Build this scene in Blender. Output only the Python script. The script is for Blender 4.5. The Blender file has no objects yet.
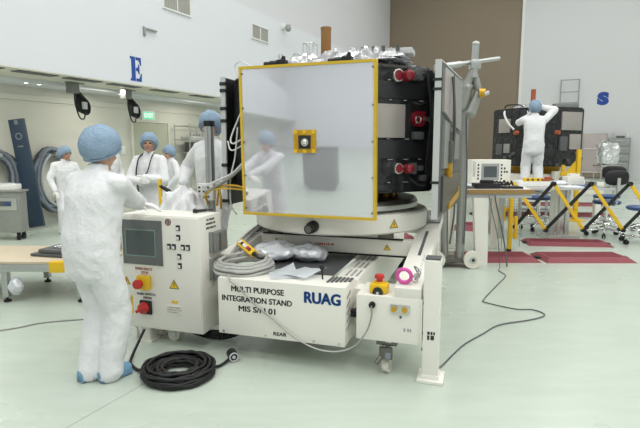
import bpy, bmesh, math, random
from mathutils import Vector, Matrix, noise, Euler
random.seed(7)
SC = bpy.context.scene
COL = SC.collection
PI = math.pi
WM = {}          # world matrix of every object built


def V3(*a): return Vector(a)


# ------------------------------------------------------------------ materials
def mat(name, col, rough=.5, metal=0., var=.04, scale=6., bump=0., bscale=40., spec=.5, rvar=.05, coat=0., trans=0., alpha=1., emis=None, estr=0.):
    m = bpy.data.materials.new(name); m.use_nodes = True
    nt = m.node_tree; N = nt.nodes; L = nt.links
    b = N['Principled BSDF']
    tc = N.new('ShaderNodeTexCoord')
    nz = N.new('ShaderNodeTexNoise'); nz.inputs['Scale'].default_value = scale; nz.inputs['Detail'].default_value = 4
    L.new(tc.outputs['Object'], nz.inputs['Vector'])
    mx = N.new('ShaderNodeMixRGB'); mx.inputs[1].default_value = (*[c * (1 - var) for c in col], 1)
    mx.inputs[2].default_value = (*[min(1, c * (1 + var)) for c in col], 1)
    L.new(nz.outputs['Fac'], mx.inputs[0]); L.new(mx.outputs[0], b.inputs['Base Color'])
    mr = N.new('ShaderNodeMapRange'); mr.inputs[3].default_value = max(0, rough - rvar); mr.inputs[4].default_value = min(1, rough + rvar)
    L.new(nz.outputs['Fac'], mr.inputs[0]); L.new(mr.outputs[0], b.inputs['Roughness'])
    b.inputs['Metallic'].default_value = metal
    b.inputs['Specular IOR Level'].default_value = spec
    b.inputs['Coat Weight'].default_value = coat
    b.inputs['Transmission Weight'].default_value = trans
    b.inputs['Alpha'].default_value = alpha
    if emis: b.inputs['Emission Color'].default_value = (*emis, 1); b.inputs['Emission Strength'].default_value = estr
    if bump:
        n2 = N.new('ShaderNodeTexNoise'); n2.inputs['Scale'].default_value = bscale; n2.inputs['Detail'].default_value = 3
        L.new(tc.outputs['Object'], n2.inputs['Vector'])
        bp = N.new('ShaderNodeBump'); bp.inputs['Strength'].default_value = bump; bp.inputs['Distance'].default_value = .02
        L.new(n2.outputs['Fac'], bp.inputs['Height']); L.new(bp.outputs[0], b.inputs['Normal'])
    return m


def crinkle(name, col, rough, metal, scale, strength, dist=.03):
    m = mat(name, col, rough, metal, var=.12)
    nt = m.node_tree; N = nt.nodes; L = nt.links
    tc = N.new('ShaderNodeTexCoord'); v = N.new('ShaderNodeTexVoronoi'); v.inputs['Scale'].default_value = scale
    L.new(tc.outputs['Object'], v.inputs['Vector'])
    bp = N.new('ShaderNodeBump'); bp.inputs['Strength'].default_value = strength; bp.inputs['Distance'].default_value = dist
    L.new(v.outputs['Distance'], bp.inputs['Height']); L.new(bp.outputs[0], N['Principled BSDF'].inputs['Normal'])
    return m


M = dict(
    wall=mat('white_painted_wall', (.74, .76, .80), .55, scale=.4, var=.015),
    southwall=mat('grey_white_wall', (.72, .72, .735), .6, scale=.4, var=.015),
    beige=mat('beige_lower_wall', (.70, .69, .615), .6, scale=.5, var=.03),
    soffit=mat('olive_soffit', (.72, .71, .62), .6, var=.02),
    brown=mat('brown_roller_door', (.27, .215, .155), .7, scale=.5, var=.03),
    ceil=mat('white_ceiling', (.8, .8, .8), .7, scale=.5, var=.01),
    doorpaint=mat('sage_door_paint', (.46, .47, .37), .5, var=.02),
    white=mat('cream_powder_coat', (.83, .81, .745), .38, var=.02, scale=3, spec=.5),
    white2=mat('white_paint', (.82, .82, .80), .4, var=.02),
    cream=mat('cream_plastic', (.80, .77, .68), .5),
    black=mat('black_rubber', (.012, .012, .013), .55, spec=.4),
    blackgl=mat('black_plastic_gloss', (.015, .015, .017), .25),
    dark=mat('charcoal_grey_plastic', (.10, .105, .11), .5),
    darkplate=mat('dark_grey_anodised_plate', (.10, .105, .115), .4, .3),
    grey=mat('mid_grey_paint', (.33, .34, .34), .45),
    hinge=mat('grey_latch_metal', (.25, .26, .25), .4, .4),
    lgrey=mat('light_grey_plastic', (.56, .57, .57), .5),
    steel=mat('brushed_steel', (.62, .62, .60), .32, 1., var=.08, scale=20),
    alu=mat('satin_aluminium', (.50, .51, .50), .35, .9, var=.05, scale=15),
    tube=mat('dull_grey_tube', (.36, .36, .34), .45, .6, var=.12, scale=25),
    dsteel=mat('dark_steel', (.16, .155, .14), .35, .8, var=.1),
    chrome=mat('chrome', (.8, .8, .8), .12, 1.),
    yellow=mat('safety_yellow', (.80, .50, .015), .45, var=.05),
    yelline=mat('kapton_yellow_edge', (.66, .44, .03), .4, var=.1, scale=30),
    gold=mat('amber_foil', (.60, .33, .02), .35, .3, var=.25, scale=40),
    orange=mat('orange_brown_kapton', (.28, .135, .035), .45, var=.2, scale=12),
    orangebits=mat('orange_red_cover', (.40, .10, .035), .45),
    red=mat('red_plastic', (.55, .03, .025), .35),
    dred=mat('dark_red_cap', (.22, .012, .022), .3, var=.15),
    maroon=mat('maroon_rubber_ramp', (.23, .045, .06), .6, var=.1, scale=10, bump=.3),
    magenta=mat('magenta_tape', (.72, .10, .40), .5),
    blue=mat('logo_blue', (.03, .13, .44), .5),
    letter=mat('stencil_blue_paint', (.015, .07, .34), .6),
    navy=mat('navy_painted_board', (.03, .056, .098), .45, var=.08),
    seatblue=mat('blue_vinyl_seat', (.035, .08, .22), .45),
    ink=mat('black_ink', (.02, .02, .02), .6),
    redink=mat('red_ink', (.5, .05, .04), .6),
    greenink=mat('green_sign_face', (.10, .55, .30), .4, emis=(.25, .9, .55), estr=.5),
    signwhite=mat('sign_letter_white', (.85, .92, .88), .4, emis=(.8, 1, .9), estr=.55),
    screen=mat('lcd_dark_screen', (.085, .10, .105), .12, var=.1),
    screenedge=mat('teal_screen_border', (.20, .30, .29), .35),
    bezel=mat('dark_grey_bezel', (.145, .15, .15), .45),
    paper=mat('white_paper', (.90, .93, .97), .7),
    wood=mat('tan_laminate', (.62, .52, .38), .45, var=.1, scale=12),
    woodedge=mat('brown_wood_edge', (.33, .20, .07), .5),
    foil=crinkle('crinkled_silver_foil', (.78, .78, .80), .28, .7, 8, .8, .04),
    plastic=crinkle('clear_plastic_bag', (.72, .74, .79), .22, .15, 14, .8, .03),
    mli=crinkle('black_thermal_blanket', (.018, .018, .02), .34, 0, 11, .6, .03),
    mlis=mat('black_thermal_panel', (.022, .022, .025), .3, var=.2),
    radiator=mat('grey_radiator_plate', (.42, .385, .36), .3, .3, var=.03),
    suit=mat('white_cleanroom_fabric', (.78, .78, .80), .8, var=.03, scale=14, bump=.25, bscale=60),
    suitbg=mat('white_cleanroom_fabric_bright', (.80, .80, .82), .8, var=.03, scale=14, bump=.2, bscale=50),
    cap=mat('pale_blue_hair_cover', (.25, .35, .475), .75, var=.12, scale=25, bump=.5, bscale=70),
    shoe=mat('blue_shoe_cover', (.16, .32, .47), .7, var=.08, bump=.3),
    glove=mat('white_latex_glove', (.80, .78, .76), .55, var=.03),
    skin=mat('skin', (.56, .33, .24), .5, var=.06, scale=30),
    skin2=mat('skin_warm', (.46, .25, .17), .5, var=.06, scale=30),
    lip=mat('lips', (.42, .16, .14), .5),
    eye=mat('dark_eye', (.03, .02, .02), .3),
    hose=mat('grey_blue_hose', (.22, .25, .30), .45, var=.15, scale=10),
    hosel=mat('pale_grey_hose', (.50, .52, .53), .45),
    cablegrey=mat('grey_cable', (.42, .42, .40), .5),
    cabwhite=mat('white_cable', (.75, .75, .73), .5),
    vent=mat('grey_vent_slats', (.42, .41, .38), .5),
    lamp=mat('downlight_face', (.9, .9, .9), .3, emis=(1, 1, .95), estr=6.),
    clear=mat('clear_pink_panel', (.70, .60, .56), .15, alpha=.45),
)


def panel_mat():
    m = mat('semi_mirror_protective_film', (.60, .60, .645), .16, 0, var=.015, scale=2)
    nt = m.node_tree; N = nt.nodes; L = nt.links
    b = N['Principled BSDF']; out = N['Material Output']
    gl = N.new('ShaderNodeBsdfGlossy'); gl.inputs['Roughness'].default_value = .05; gl.inputs['Color'].default_value = (.86, .86, .90, 1)
    mx = N.new('ShaderNodeMixShader'); mx.inputs[0].default_value = .56
    L.new(b.outputs[0], mx.inputs[1]); L.new(gl.outputs[0], mx.inputs[2]); L.new(mx.outputs[0], out.inputs[0])
    return m


M['film'] = panel_mat()


def floor_mat():
    m = mat('pale_green_epoxy_floor', (.50, .56, .492), .28, 0, var=.03, scale=.7, spec=.45)
    nt = m.node_tree; N = nt.nodes; L = nt.links
    b = N['Principled BSDF']
    tc = N.new('ShaderNodeTexCoord')
    mp = N.new('ShaderNodeMapping'); mp.inputs['Rotation'].default_value = (0, 0, .6); mp.inputs['Scale'].default_value = (1, 5, 1)
    L.new(tc.outputs['Object'], mp.inputs[0])
    n = N.new('ShaderNodeTexNoise'); n.inputs['Scale'].default_value = 2.2; n.inputs['Detail'].default_value = 6; n.inputs['Roughness'].default_value = .6
    L.new(mp.outputs[0], n.inputs['Vector'])
    src = b.inputs['Base Color'].links[0].from_socket
    mx = N.new('ShaderNodeMixRGB'); mx.blend_type = 'MULTIPLY'; mx.inputs[0].default_value = .5
    cr = N.new('ShaderNodeValToRGB'); cr.color_ramp.elements[0].position = .35; cr.color_ramp.elements[0].color = (.86, .88, .86, 1)
    cr.color_ramp.elements[1].position = .6; cr.color_ramp.elements[1].color = (1, 1, 1, 1)
    L.new(n.outputs['Fac'], cr.inputs[0]); L.new(src, mx.inputs[1]); L.new(cr.outputs[0], mx.inputs[2]); L.new(mx.outputs[0], b.inputs['Base Color'])
    return m


M['floor'] = floor_mat()

# ------------------------------------------------------------------ geometry
I4 = Matrix.Identity(4)


def rotto(d):
    return Vector(d).normalized().to_track_quat('Z', 'Y').to_matrix().to_4x4()


def smoothpath(pts, n=6):
    P = [Vector(p) for p in pts]
    if len(P) < 3: return P
    out = []
    for i in range(len(P) - 1):
        a = P[i - 1] if i else P[0] * 2 - P[1]; b = P[i]; c = P[i + 1]; d = P[i + 2] if i + 2 < len(P) else P[-1] * 2 - P[-2]
        for k in range(n):
            t = k / n
            out.append(.5 * ((2 * b) + (c - a) * t + (2 * a - 5 * b + 4 * c - d) * t * t + (3 * b - a - 3 * c + d) * t ** 3))
    out.append(P[-1]); return out


class MB:
    def __init__(s, frame=None): s.bm = bmesh.new(); s.frame = frame or I4; s.mi = 0; s.mats = []

    def _fin(s, geom_before, mtx=None):
        pass

    def use(s, m):
        if m not in s.mats: s.mats.append(m)
        s.mi = s.mats.index(m); return s

    def _mark(s, faces):
        for f in faces: f.material_index = s.mi

    def box(s, x0, x1, y0, y1, z0, z1, bev=0., mtx=None):
        r = bmesh.ops.create_cube(s.bm, size=1)
        vs = r['verts']
        T = Matrix.Translation(((x0 + x1) / 2, (y0 + y1) / 2, (z0 + z1) / 2)) @ Matrix.Diagonal((abs(x1 - x0), abs(y1 - y0), abs(z1 - z0), 1))
        bmesh.ops.transform(s.bm, matrix=T, verts=vs)
        fs = set(f for v in vs for f in v.link_faces)
        if bev:
            es = list(set(e for v in vs for e in v.link_edges))
            rb = bmesh.ops.bevel(s.bm, geom=es, offset=bev, segments=2, affect='EDGES', profile=.6)
            fs = set(rb['faces']) | set(f for f in fs if f.is_valid)
            vs = list(set(v for f in fs for v in f.verts))
        if mtx is not None: bmesh.ops.transform(s.bm, matrix=mtx, verts=vs)
        s._mark(fs); return s

    def cyl(s, p0, p1, r0, r1=None, seg=16, caps=True):
        p0 = Vector(p0); p1 = Vector(p1); r1 = r0 if r1 is None else r1; d = p1 - p0
        r = bmesh.ops.create_cone(s.bm, cap_ends=caps, segments=seg, radius1=max(r0, 1e-5), radius2=max(r1, 1e-5), depth=d.length,
                                  matrix=Matrix.Translation((p0 + p1) / 2) @ rotto(d))
        s._mark(set(f for v in r['verts'] for f in v.link_faces)); return s

    def ball(s, c, r, rot=None, seg=16):
        if not hasattr(r, '__len__'): r = (r, r, r)
        T = Matrix.Translation(c) @ (rot or I4) @ Matrix.Diagonal((*r, 1))
        q = bmesh.ops.create_uvsphere(s.bm, u_segments=seg, v_segments=max(6, seg * 2 // 3), radius=1, matrix=T)
        s._mark(set(f for v in q['verts'] for f in v.link_faces)); return s

    def cap(s, p0, p1, r0, r1=None, seg=14):
        r1 = r0 if r1 is None else r1
        s.cyl(p0, p1, r0, r1, seg); s.ball(p0, r0, seg=seg); s.ball(p1, r1, seg=seg); return s

    def tube(s, pts, r, seg=8, n=6, closed=False, smooth=True):
        P = smoothpath(pts, n) if smooth else [Vector(p) for p in pts]
        rings = []; up = None
        for i, p in enumerate(P):
            a = P[i - 1] if i else (P[-1] if closed else p); b = P[i + 1] if i + 1 < len(P) else (P[0] if closed else p)
            t = (b - a).normalized() if (b - a).length > 1e-9 else Vector((0, 0, 1))
            if up is None:
                up = t.orthogonal().normalized()
            up = (up - t * up.dot(t));
            up = up.normalized() if up.length > 1e-6 else t.orthogonal().normalized()
            w = t.cross(up)
            rings.append([s.bm.verts.new(p + (up * math.cos(2 * PI * k / seg) + w * math.sin(2 * PI * k / seg)) * r) for k in range(seg)])
        fs = []
        m = len(rings)
        for i in range(m if closed else m - 1):
            A = rings[i]; B = rings[(i + 1) % m]
            for k in range(seg):
                fs.append(s.bm.faces.new((A[k], A[(k + 1) % seg], B[(k + 1) % seg], B[k])))
        if not closed:
            fs.append(s.bm.faces.new(rings[0][::-1])); fs.append(s.bm.faces.new(rings[-1]))
        s._mark(fs); return s

    def prism(s, poly, z0, z1, mtx=None):
        a = [s.bm.verts.new((x, y, z0)) for x, y in poly]; b = [s.bm.verts.new((x, y, z1)) for x, y in poly]
        n = len(poly)
        fs = [s.bm.faces.new(a[::-1]), s.bm.faces.new(b)]
        for i in range(n): fs.append(s.bm.faces.new((a[i], a[(i + 1) % n], b[(i + 1) % n], b[i])))
        if mtx is not None: bmesh.ops.transform(s.bm, matrix=mtx, verts=a + b)
        s._mark(fs); return s

    def lathe(s, prof, c=(0, 0, 0), seg=48, mtx=None, closed=True):
        rings = []
        for r, z in prof:
            rings.append([s.bm.verts.new((c[0] + r * math.cos(2 * PI * k / seg), c[1] + r * math.sin(2 * PI * k / seg), c[2] + z)) for k in range(seg)])
        fs = []
        m = len(rings)
        for i in range(m if closed else m - 1):
            A = rings[i]; B = rings[(i + 1) % m]
            for k in range(seg): fs.append(s.bm.faces.new((A[k], A[(k + 1) % seg], B[(k + 1) % seg], B[k])))
        if mtx is not None: bmesh.ops.transform(s.bm, matrix=mtx, verts=[v for r in rings for v in r])
        s._mark(fs); return s

    def torus(s, c, R, r, mtx=None, seg=32, sec=10):
        rot = mtx or I4; c = Vector(c)
        pts = [c + rot @ Vector((R * math.cos(2 * PI * k / seg), R * math.sin(2 * PI * k / seg), 0)) for k in range(seg)]
        return s.tube(pts, r, sec, closed=True, smooth=False)

    def disp(s, fn):
        s.bm.normal_update()
        for v in s.bm.verts: v.co += fn(v.co, v.normal)
        return s

    def mesh(s, name):
        bmesh.ops.recalc_face_normals(s.bm, faces=s.bm.faces[:])
        me = bpy.data.meshes.new(name); s.bm.to_mesh(me); s.bm.free(); return me

    def build(s, name, m=None, parent=None, smooth=None, label=None):
        return link(name, s.mesh(name), s.mats or [m], parent, s.frame, smooth, label)


def link(name, me, mats, parent, frame, smooth=None, label=None, root=None):
    if not isinstance(mats, (list, tuple)): mats = [mats]
    ix = [p.material_index for p in me.polygons]; me.materials.clear()
    for m in mats: me.materials.append(M[m] if isinstance(m, str) else m)
    me.polygons.foreach_set('material_index', ix if len(mats) > 1 else [0] * len(ix))
    o = bpy.data.objects.new(name, me); COL.objects.link(o)
    if parent is not None:
        me.transform(WM[parent.name].inverted() @ frame); o.parent = parent; WM[o.name] = WM[parent.name].copy()
    elif root is not None:
        me.transform(root.inverted() @ frame); o.matrix_world = root; WM[o.name] = root.copy()
    else:
        me.transform(frame)
        xs = [v.co for v in me.vertices]
        lo = Vector([min(c[i] for c in xs) for i in range(3)]); hi = Vector([max(c[i] for c in xs) for i in range(3)])
        T = Matrix.Translation(((lo.x + hi.x) / 2, (lo.y + hi.y) / 2, lo.z))
        me.transform(T.inverted()); o.matrix_world = T; WM[o.name] = T.copy()
    a = 30 if smooth is None else smooth
    if a: shade(me, math.radians(a))
    if label: o['label'] = label
    return o


def shade(me, ang):
    bm = bmesh.new(); bm.from_mesh(me)
    for f in bm.faces: f.smooth = True
    for e in bm.edges:
        if len(e.link_faces) == 2: e.smooth = e.calc_face_angle(0) < ang
        else: e.smooth = False
    bm.to_mesh(me); bm.free()


def tag(o, label, cat, group=None, kind=None):
    o['label'] = label; o['category'] = cat
    if group: o['group'] = group
    if kind: o['kind'] = kind
    return o


def struct(o): o['kind'] = 'structure'; return o


def thing(name, label, cat, loc, rz=0., group=None, frame=None):
    o = bpy.data.objects.new(name, None); COL.objects.link(o); o.empty_display_size = .1
    T = (frame or I4) @ Matrix.Translation(loc) @ Matrix.Rotation(rz, 4, 'Z')
    o.matrix_world = T; WM[o.name] = T.copy()
    return tag(o, label, cat, group)


def dup(o, T, label=None):
    """copy a thing with its parts and sub-parts to world matrix T"""
    c = o.copy(); COL.objects.link(c); c.matrix_world = T; WM[c.name] = T.copy()
    if label: c['label'] = label
    for ch in list(o.children):
        d = ch.copy(); COL.objects.link(d); d.parent = c
        for g in list(ch.children):
            h = g.copy(); COL.objects.link(h); h.parent = d
    return c


def txt(s, size, frame, parent, m, name='lettering', bold=0., depth=.0015, align='CENTER', sx=1., label=None):
    cu = bpy.data.curves.new('t', 'FONT'); cu.body = s; cu.size = size; cu.align_x = align; cu.align_y = 'CENTER'
    cu.offset = bold; cu.extrude = depth / 2; cu.resolution_u = 4
    ob = bpy.data.objects.new('t', cu); COL.objects.link(ob)
    dg = bpy.context.evaluated_depsgraph_get(); dg.update()
    me = bpy.data.meshes.new_from_object(ob.evaluated_get(dg)); bpy.data.objects.remove(ob); bpy.data.curves.remove(cu)
    return link(name, me, m, parent, frame @ Matrix.Diagonal((sx, 1, 1, 1)), 0, label)


def voxel(mb, size, smooth=2, fac=.5):
    """one continuous surface from overlapping shapes"""
    me = mb.mesh('v'); ob = bpy.data.objects.new('v', me); COL.objects.link(ob)
    md = ob.modifiers.new('r', 'REMESH'); md.mode = 'VOXEL'; md.voxel_size = size; md.use_smooth_shade = True
    if smooth:
        ms = ob.modifiers.new('s', 'SMOOTH'); ms.iterations = smooth; ms.factor = fac
    dg = bpy.context.evaluated_depsgraph_get(); dg.update()
    out = bpy.data.meshes.new_from_object(ob.evaluated_get(dg)); bpy.data.objects.remove(ob); bpy.data.meshes.remove(me)
    return out


def wrinkle(me, amp, fr, stretch=(1, 1, 1), seed=0.):
    n = [v.normal.copy() for v in me.vertices]
    for v, k in zip(me.vertices, n):
        p = Vector((v.co.x * stretch[0] + seed, v.co.y * stretch[1], v.co.z * stretch[2])) * fr
        q = p + noise.noise_vector(p * .6) * .6
        h = 1 - abs(noise.noise(q)) * 2 + .5 * (1 - abs(noise.noise(q * 2.1)) * 2)
        v.co += k * (h - .8) * amp
    me.update()


def fz(o, x, z=None):  # upright plate frame: origin o, local x along vector x (horizontal), local y up, local z out of the surface
    x = Vector(x).normalized(); y = Vector((0, 0, 1)) if z is None else Vector(z); n = x.cross(y)
    m = Matrix((x, y, n)).transposed().to_4x4(); m.translation = o; return m


ST = Matrix.Translation((0, 3.3, 0)) @ Matrix.Rotation(math.radians(-17.5), 4, 'Z')   # the integration stand's own frame
E_ = Vector((.434, .901, 0)).normalized(); N_ = Vector((E_.y, -E_.x, 0)); P0 = Vector((-3.684, 10.5, 0))
# east wall frame: x along the wall, y up, z into the room
EW = fz(P0, E_)
POW, EXPO = 145., 0.0
# ------------------------------------------------------------------ people
def ik(a, b, l1, l2, pole):
    a = Vector(a); b = Vector(b); d = b - a
    L = min(d.length, (l1 + l2) * .995); u = d.normalized(); b = a + u * L
    x = (l1 * l1 - l2 * l2 + L * L) / (2 * L); h = math.sqrt(max(0, l1 * l1 - x * x))
    p = Vector(pole); p = (p - u * p.dot(u)).normalized()
    return a + u * x + p * h, b


def hand_shapes(mb, w, d, pn, side, k, curl=.5):
    """palm and five bent fingers: w wrist, d towards the fingers, pn out of the palm, side +1 when the thumb is on d x pn"""
    d = Vector(d).normalized(); pn = Vector(pn); pn = (pn - d * pn.dot(d)).normalized(); s = d.cross(pn) * side
    w = Vector(w)
    mb.cap(w - d * .05 * k, w + d * .015 * k, .030 * k, .029 * k)
    for j, (o, L) in enumerate(((.028, .072), (.010, .080), (-.010, .075), (-.028, .060))):
        kn = w + d * (.088 - abs(o) * .25) * k + s * o * k
        mb.cap(w + s * o * .6 * k + d * .01 * k, kn, .0155 * k, .0125 * k, 10)
        c1 = curl * (.5 + .12 * j); c2 = curl * (1.25 + .1 * j)
        p1 = kn + (d * math.cos(c1) + pn * math.sin(c1)) * L * .55 * k
        p2 = p1 + (d * math.cos(c2) + pn * math.sin(c2)) * L * .48 * k
        mb.cap(kn, p1, .0105 * k, .0092 * k, 10); mb.cap(p1, p2, .0092 * k, .0078 * k, 10)
    b = w + d * .018 * k + s * .022 * k
    t1 = b + (d * .62 + s * .72 + pn * .25).normalized() * .042 * k
    t2 = t1 + (d * .85 + s * .35 + pn * .35).normalized() * .036 * k
    mb.cap(b, t1, .0155 * k, .012 * k, 10); mb.cap(t1, t2, .0115 * k, .009 * k, 10)


def person(label, loc, yaw, H=1.7, hl=(-.25, .12, .85), hr=(.25, .12, .85), pl=(-1, -.6, -.3), pr=(1, -.6, -.3), lean=0., twist=0., hyaw=0., hpitch=0.,
           vox=.012, skin='skin', suit='suit', dl=None, dr=None, nl=(0, 0, -1), nr=(0, 0, -1), curl=.5, feet=((-.10, 0), (.10, .02)), fullness=1., lanyard=False,
           seed=0., capk=1., wr=.008, shoe='shoe', fidx=0, strap=False):
    k = H / 1.7
    T = Matrix.Translation(loc) @ Matrix.Rotation(yaw, 4, 'Z')
    R = Matrix.Rotation(twist, 4, 'Z') @ Matrix.Rotation(-lean, 4, 'X')
    P = Vector((0, 0, .92 * k))
    t = lambda x, y, z: P + (R @ Vector((x, y, z))) * k
    shl, shr, nb = t(-.183, 0, .452), t(.183, 0, .452), t(0, -.01, .53)
    HR = Matrix.Rotation(twist + hyaw, 4, 'Z') @ Matrix.Rotation(-lean * .6 - hpitch, 4, 'X')
    hc = nb + (HR @ Vector((0, .035, .145))) * k
    h = lambda x, y, z: hc + (HR @ Vector((x, y, z))) * k
    el, wl = ik(shl, hl, .295 * k, .25 * k, R @ Vector(pl)); er, wr_ = ik(shr, hr, .295 * k, .25 * k, R @ Vector(pr))
    hipl, hipr = P + Vector((-.09 * k, 0, -.02 * k)), P + Vector((.09 * k, 0, -.02 * k))
    al, ar = Vector((feet[0][0] * k, feet[0][1] * k, .085 * k)), Vector((feet[1][0] * k, feet[1][1] * k, .085 * k))
    kl, al = ik(hipl, al, .425 * k, .415 * k, (0, 1, 0)); kr, ar = ik(hipr, ar, .425 * k, .415 * k, (0, 1, 0))
    # --- body: one continuous surface
    b = MB()
    b.ball(h(0, -.012, .03), (.074 * k, .092 * k, .092 * k), HR.to_4x4()); b.ball(h(0, .022, -.045), (.056 * k, .066 * k, .068 * k), HR.to_4x4())
    b.ball(h(0, .072, -.10), (.022 * k, .018 * k, .018 * k), HR.to_4x4())                       # chin
    b.cap(h(0, .083, .022), h(0, .104, -.018), .010 * k, .015 * k, 8)                               # nose
    for s in (-1, 1):
        b.ball(h(s * .075, -.005, -.005), (.012 * k, .022 * k, .032 * k), HR.to_4x4(), 8)
        b.ball(h(s * .034, .070, -.022), (.022 * k, .02 * k, .02 * k), HR.to_4x4(), 8)                 # cheeks
        b.ball(h(s * .03, .080, .036), (.026 * k, .012 * k, .009 * k), HR.to_4x4(), 8)                 # brows
    b.ball(h(0, .086, -.056), (.026 * k, .012 * k, .010 * k), HR.to_4x4(), 8)
    b.cap(nb - (R @ Vector((0, 0, .06))) * k, h(0, -.015, -.05), .056 * k, .050 * k)
    b.cap(shl * .85 + shr * .15, shr * .85 + shl * .15, .04 * k, .04 * k); b.ball(t(0, 0, .34), (.13 * k, .085 * k, .17 * k), R.to_4x4()); b.ball(t(0, 0, .08), (.12 * k, .08 * k, .18 * k), R.to_4x4())
    for a, e, w in ((shl, el, wl), (shr, er, wr_)): b.cap(a, e, .034 * k, .034 * k); b.cap(e, w, .036 * k, .024 * k)
    for a, e, w in ((hipl, kl, al), (hipr, kr, ar)):
        b.cap(a, e, .07 * k, .05 * k); b.cap(e, w, .048 * k, .034 * k); b.cap(w, w + Vector((0, .1 * k, -.045 * k)), .032 * k, .028 * k)
    me = voxel(b, min(vox, .010) * k, 2)
    body = link('person', me, [skin, 'lip', 'eye'], None, T, 0, root=T)
    HI = HR.to_4x4().inverted()
    for p in me.polygons:
        q = (HI @ (p.center - hc)) / k
        p.use_smooth = True
        if q.y > .06 and abs(q.z + .056) < .010 and abs(q.x) < .025: p.material_index = 1
        if q.y > .05 and abs(q.z - .012) < .009 and abs(abs(q.x) - .032) < .014: p.material_index = 2
    # --- coverall
    c = MB(); f = fullness
    rings = []
    for z, rx, ry, oy in ((-.22, .12, .10, -.005), (-.18, .175 * f, .135 * f, -.005), (-.06, .188 * f, .143 * f, -.008), (.08, .185 * f, .148 * f, -.008), (.24, .188 * f, .142 * f, -.005), (.36, .196 * f, .14 * f, -.006), (.43, .20, .115, -.006), (.485, .165, .088, -.008), (.525, .095, .074, -.006), (.555, .068, .064, 0), (.585, .064, .062, .002)):
        q = min(1, max(0, (z + .1) / .25)); ctr = P + Vector((0, 0, z)) * k * (1 - q) + (R @ Vector((0, 0, z))) * k * q
        rings.append([c.bm.verts.new(ctr + (R @ Vector((rx * math.copysign(abs(math.cos(i * PI / 14)) ** .85, math.cos(i * PI / 14)), oy + ry * math.copysign(abs(math.sin(i * PI / 14)) ** .85, math.sin(i * PI / 14)), 0))) * k) for i in range(28)])
    for A, B in zip(rings, rings[1:]):
        for i in range(28): c.bm.faces.new((A[i], A[(i + 1) % 28], B[(i + 1) % 28], B[i]))
    c.bm.faces.new(rings[0][::-1]); c.bm.faces.new(rings[-1])
    for a, e, w in ((shl, el, wl), (shr, er, wr_)):
        m_in = a + (t(0, 0, .50) - a) * .40
        c.cap(m_in, a, .068 * k, .070 * k); c.cap(a, e, .072 * k, .070 * k * f); c.cap(e, w, .070 * k * f, .052 * k * f)
    for a, e, w in ((hipl, kl, al), (hipr, kr, ar)):
        c.cap(a, e, .112 * k * f, .098 * k * f); c.cap(e, w + Vector((0, 0, -.02)), .098 * k * f, .084 * k * f)
    me = voxel(c, vox * k, 10)
    wrinkle(me, wr * k, 5.2, (1, 1, .75), seed); wrinkle(me, wr * .4 * k, 13, (1, 1, .7), seed + 5)
    g = link('coverall', me, suit, body, T, 0); shade(me, PI)
    # --- cap
    c = MB(); CR = HR.to_4x4() @ Matrix.Rotation(math.radians(38), 4, 'X')
    c.ball(h(0, -.042, .036), (.120 * k * capk, .142 * k * capk, .125 * k * capk), CR, 28)
    cx = h(0, -.042, .036)
    for v in c.bm.verts:
        q = (CR.inverted() @ (v.co - cx)) / k
        if q.z < -.066: q = Vector((q.x * .93, q.y * .93, -.066 + (q.z + .066) * .2))
        a = math.atan2(q.y, q.x); pl_ = noise.noise(Vector((math.cos(a) * 4 + seed, math.sin(a) * 4, q.z * 14)))
        q *= 1 + .12 * pl_ + .018 * math.sin(a * 23) * (1 if q.z < .03 else .3)
        v.co = cx + (CR @ q) * k
    mc = c.mesh('cap'); cap_o = link('bouffant_cap', mc, 'cap', body, T, 60)
    r = MB(); r.tube([cx + (CR @ Vector((.106 * capk * math.cos(i * PI / 12), .126 * capk * math.sin(i * PI / 12), -.064))) * k for i in range(24)], .006 * k, 6, closed=True, smooth=False)
    link('elastic_band', r.mesh('band'), 'cap', cap_o, T, 60)
    # --- gloves, shoes
    for s, w, e, d, n_ in ((-1, wl, el, dl, nl), (1, wr_, er, dr, nr)):
        d = Vector(d) if d else (w - e)
        mb = MB(); hand_shapes(mb, w, d, n_, -s, k * 1.06, curl); me = voxel(mb, .005 * k, 2)
        link('glove', me, 'glove', body, T, 0); shade(me, PI)
    for w in (al, ar):
        mb = MB(); z0 = .045 * k
        mb.cap(Vector((w.x, w.y - .045 * k, z0 + .008)), Vector((w.x, w.y + .12 * k, z0)), .048 * k, .044 * k); mb.cap(w - Vector((0, 0, .03)), w + Vector((0, 0, .01)), .056 * k, .058 * k)
        mb.box(w.x - .04 * k, w.x + .04 * k, w.y - .08 * k, w.y + .155 * k, .002, .03)
        me = voxel(mb, .010, 3); wrinkle(me, .004, 16)
        link('shoe_cover', me, shoe, body, T, 0); shade(me, PI)
    if lanyard:
        m_ = MB()
        ys = lambda x, z, o=.165: t(x, o, z)
        m_.tube([t(-.07, -.02, .56), t(-.095, .10, .50), t(-.09, .155, .40), t(-.06, .17, .30), t(.0, .175, .24)], .008 * k, 6)
        m_.tube([t(.07, -.02, .56), t(.09, .10, .50), t(.10, .155, .38), t(.11, .165, .25), t(.08, .18, .02), t(.09, .185, -.12), t(.04, .18, -.19), t(-.04, .175, -.15)], .010 * k, 6)
        link('lanyard', m_.mesh('l'), 'black', body, T, 60)
    if strap:
        m_ = MB()
        m_.tube([t(.03, -.150, .36), t(.07, -.158, .20), t(.14, -.140, .06), t(.20, -.09, .0)], .005 * k, 6)
        link('dark_seam', m_.mesh('l'), 'grey', g, T, 60)
    tag(body, label, 'person', 'people in white coveralls and blue hair covers')
    return body, T
# ------------------------------------------------------------------ setting
FRONT_ = Matrix.Rotation(PI / 2, 4, 'X')
def ew(s, z, off=0.): return P0 + E_ * s + N_ * off + Vector((0, 0, z))


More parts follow.
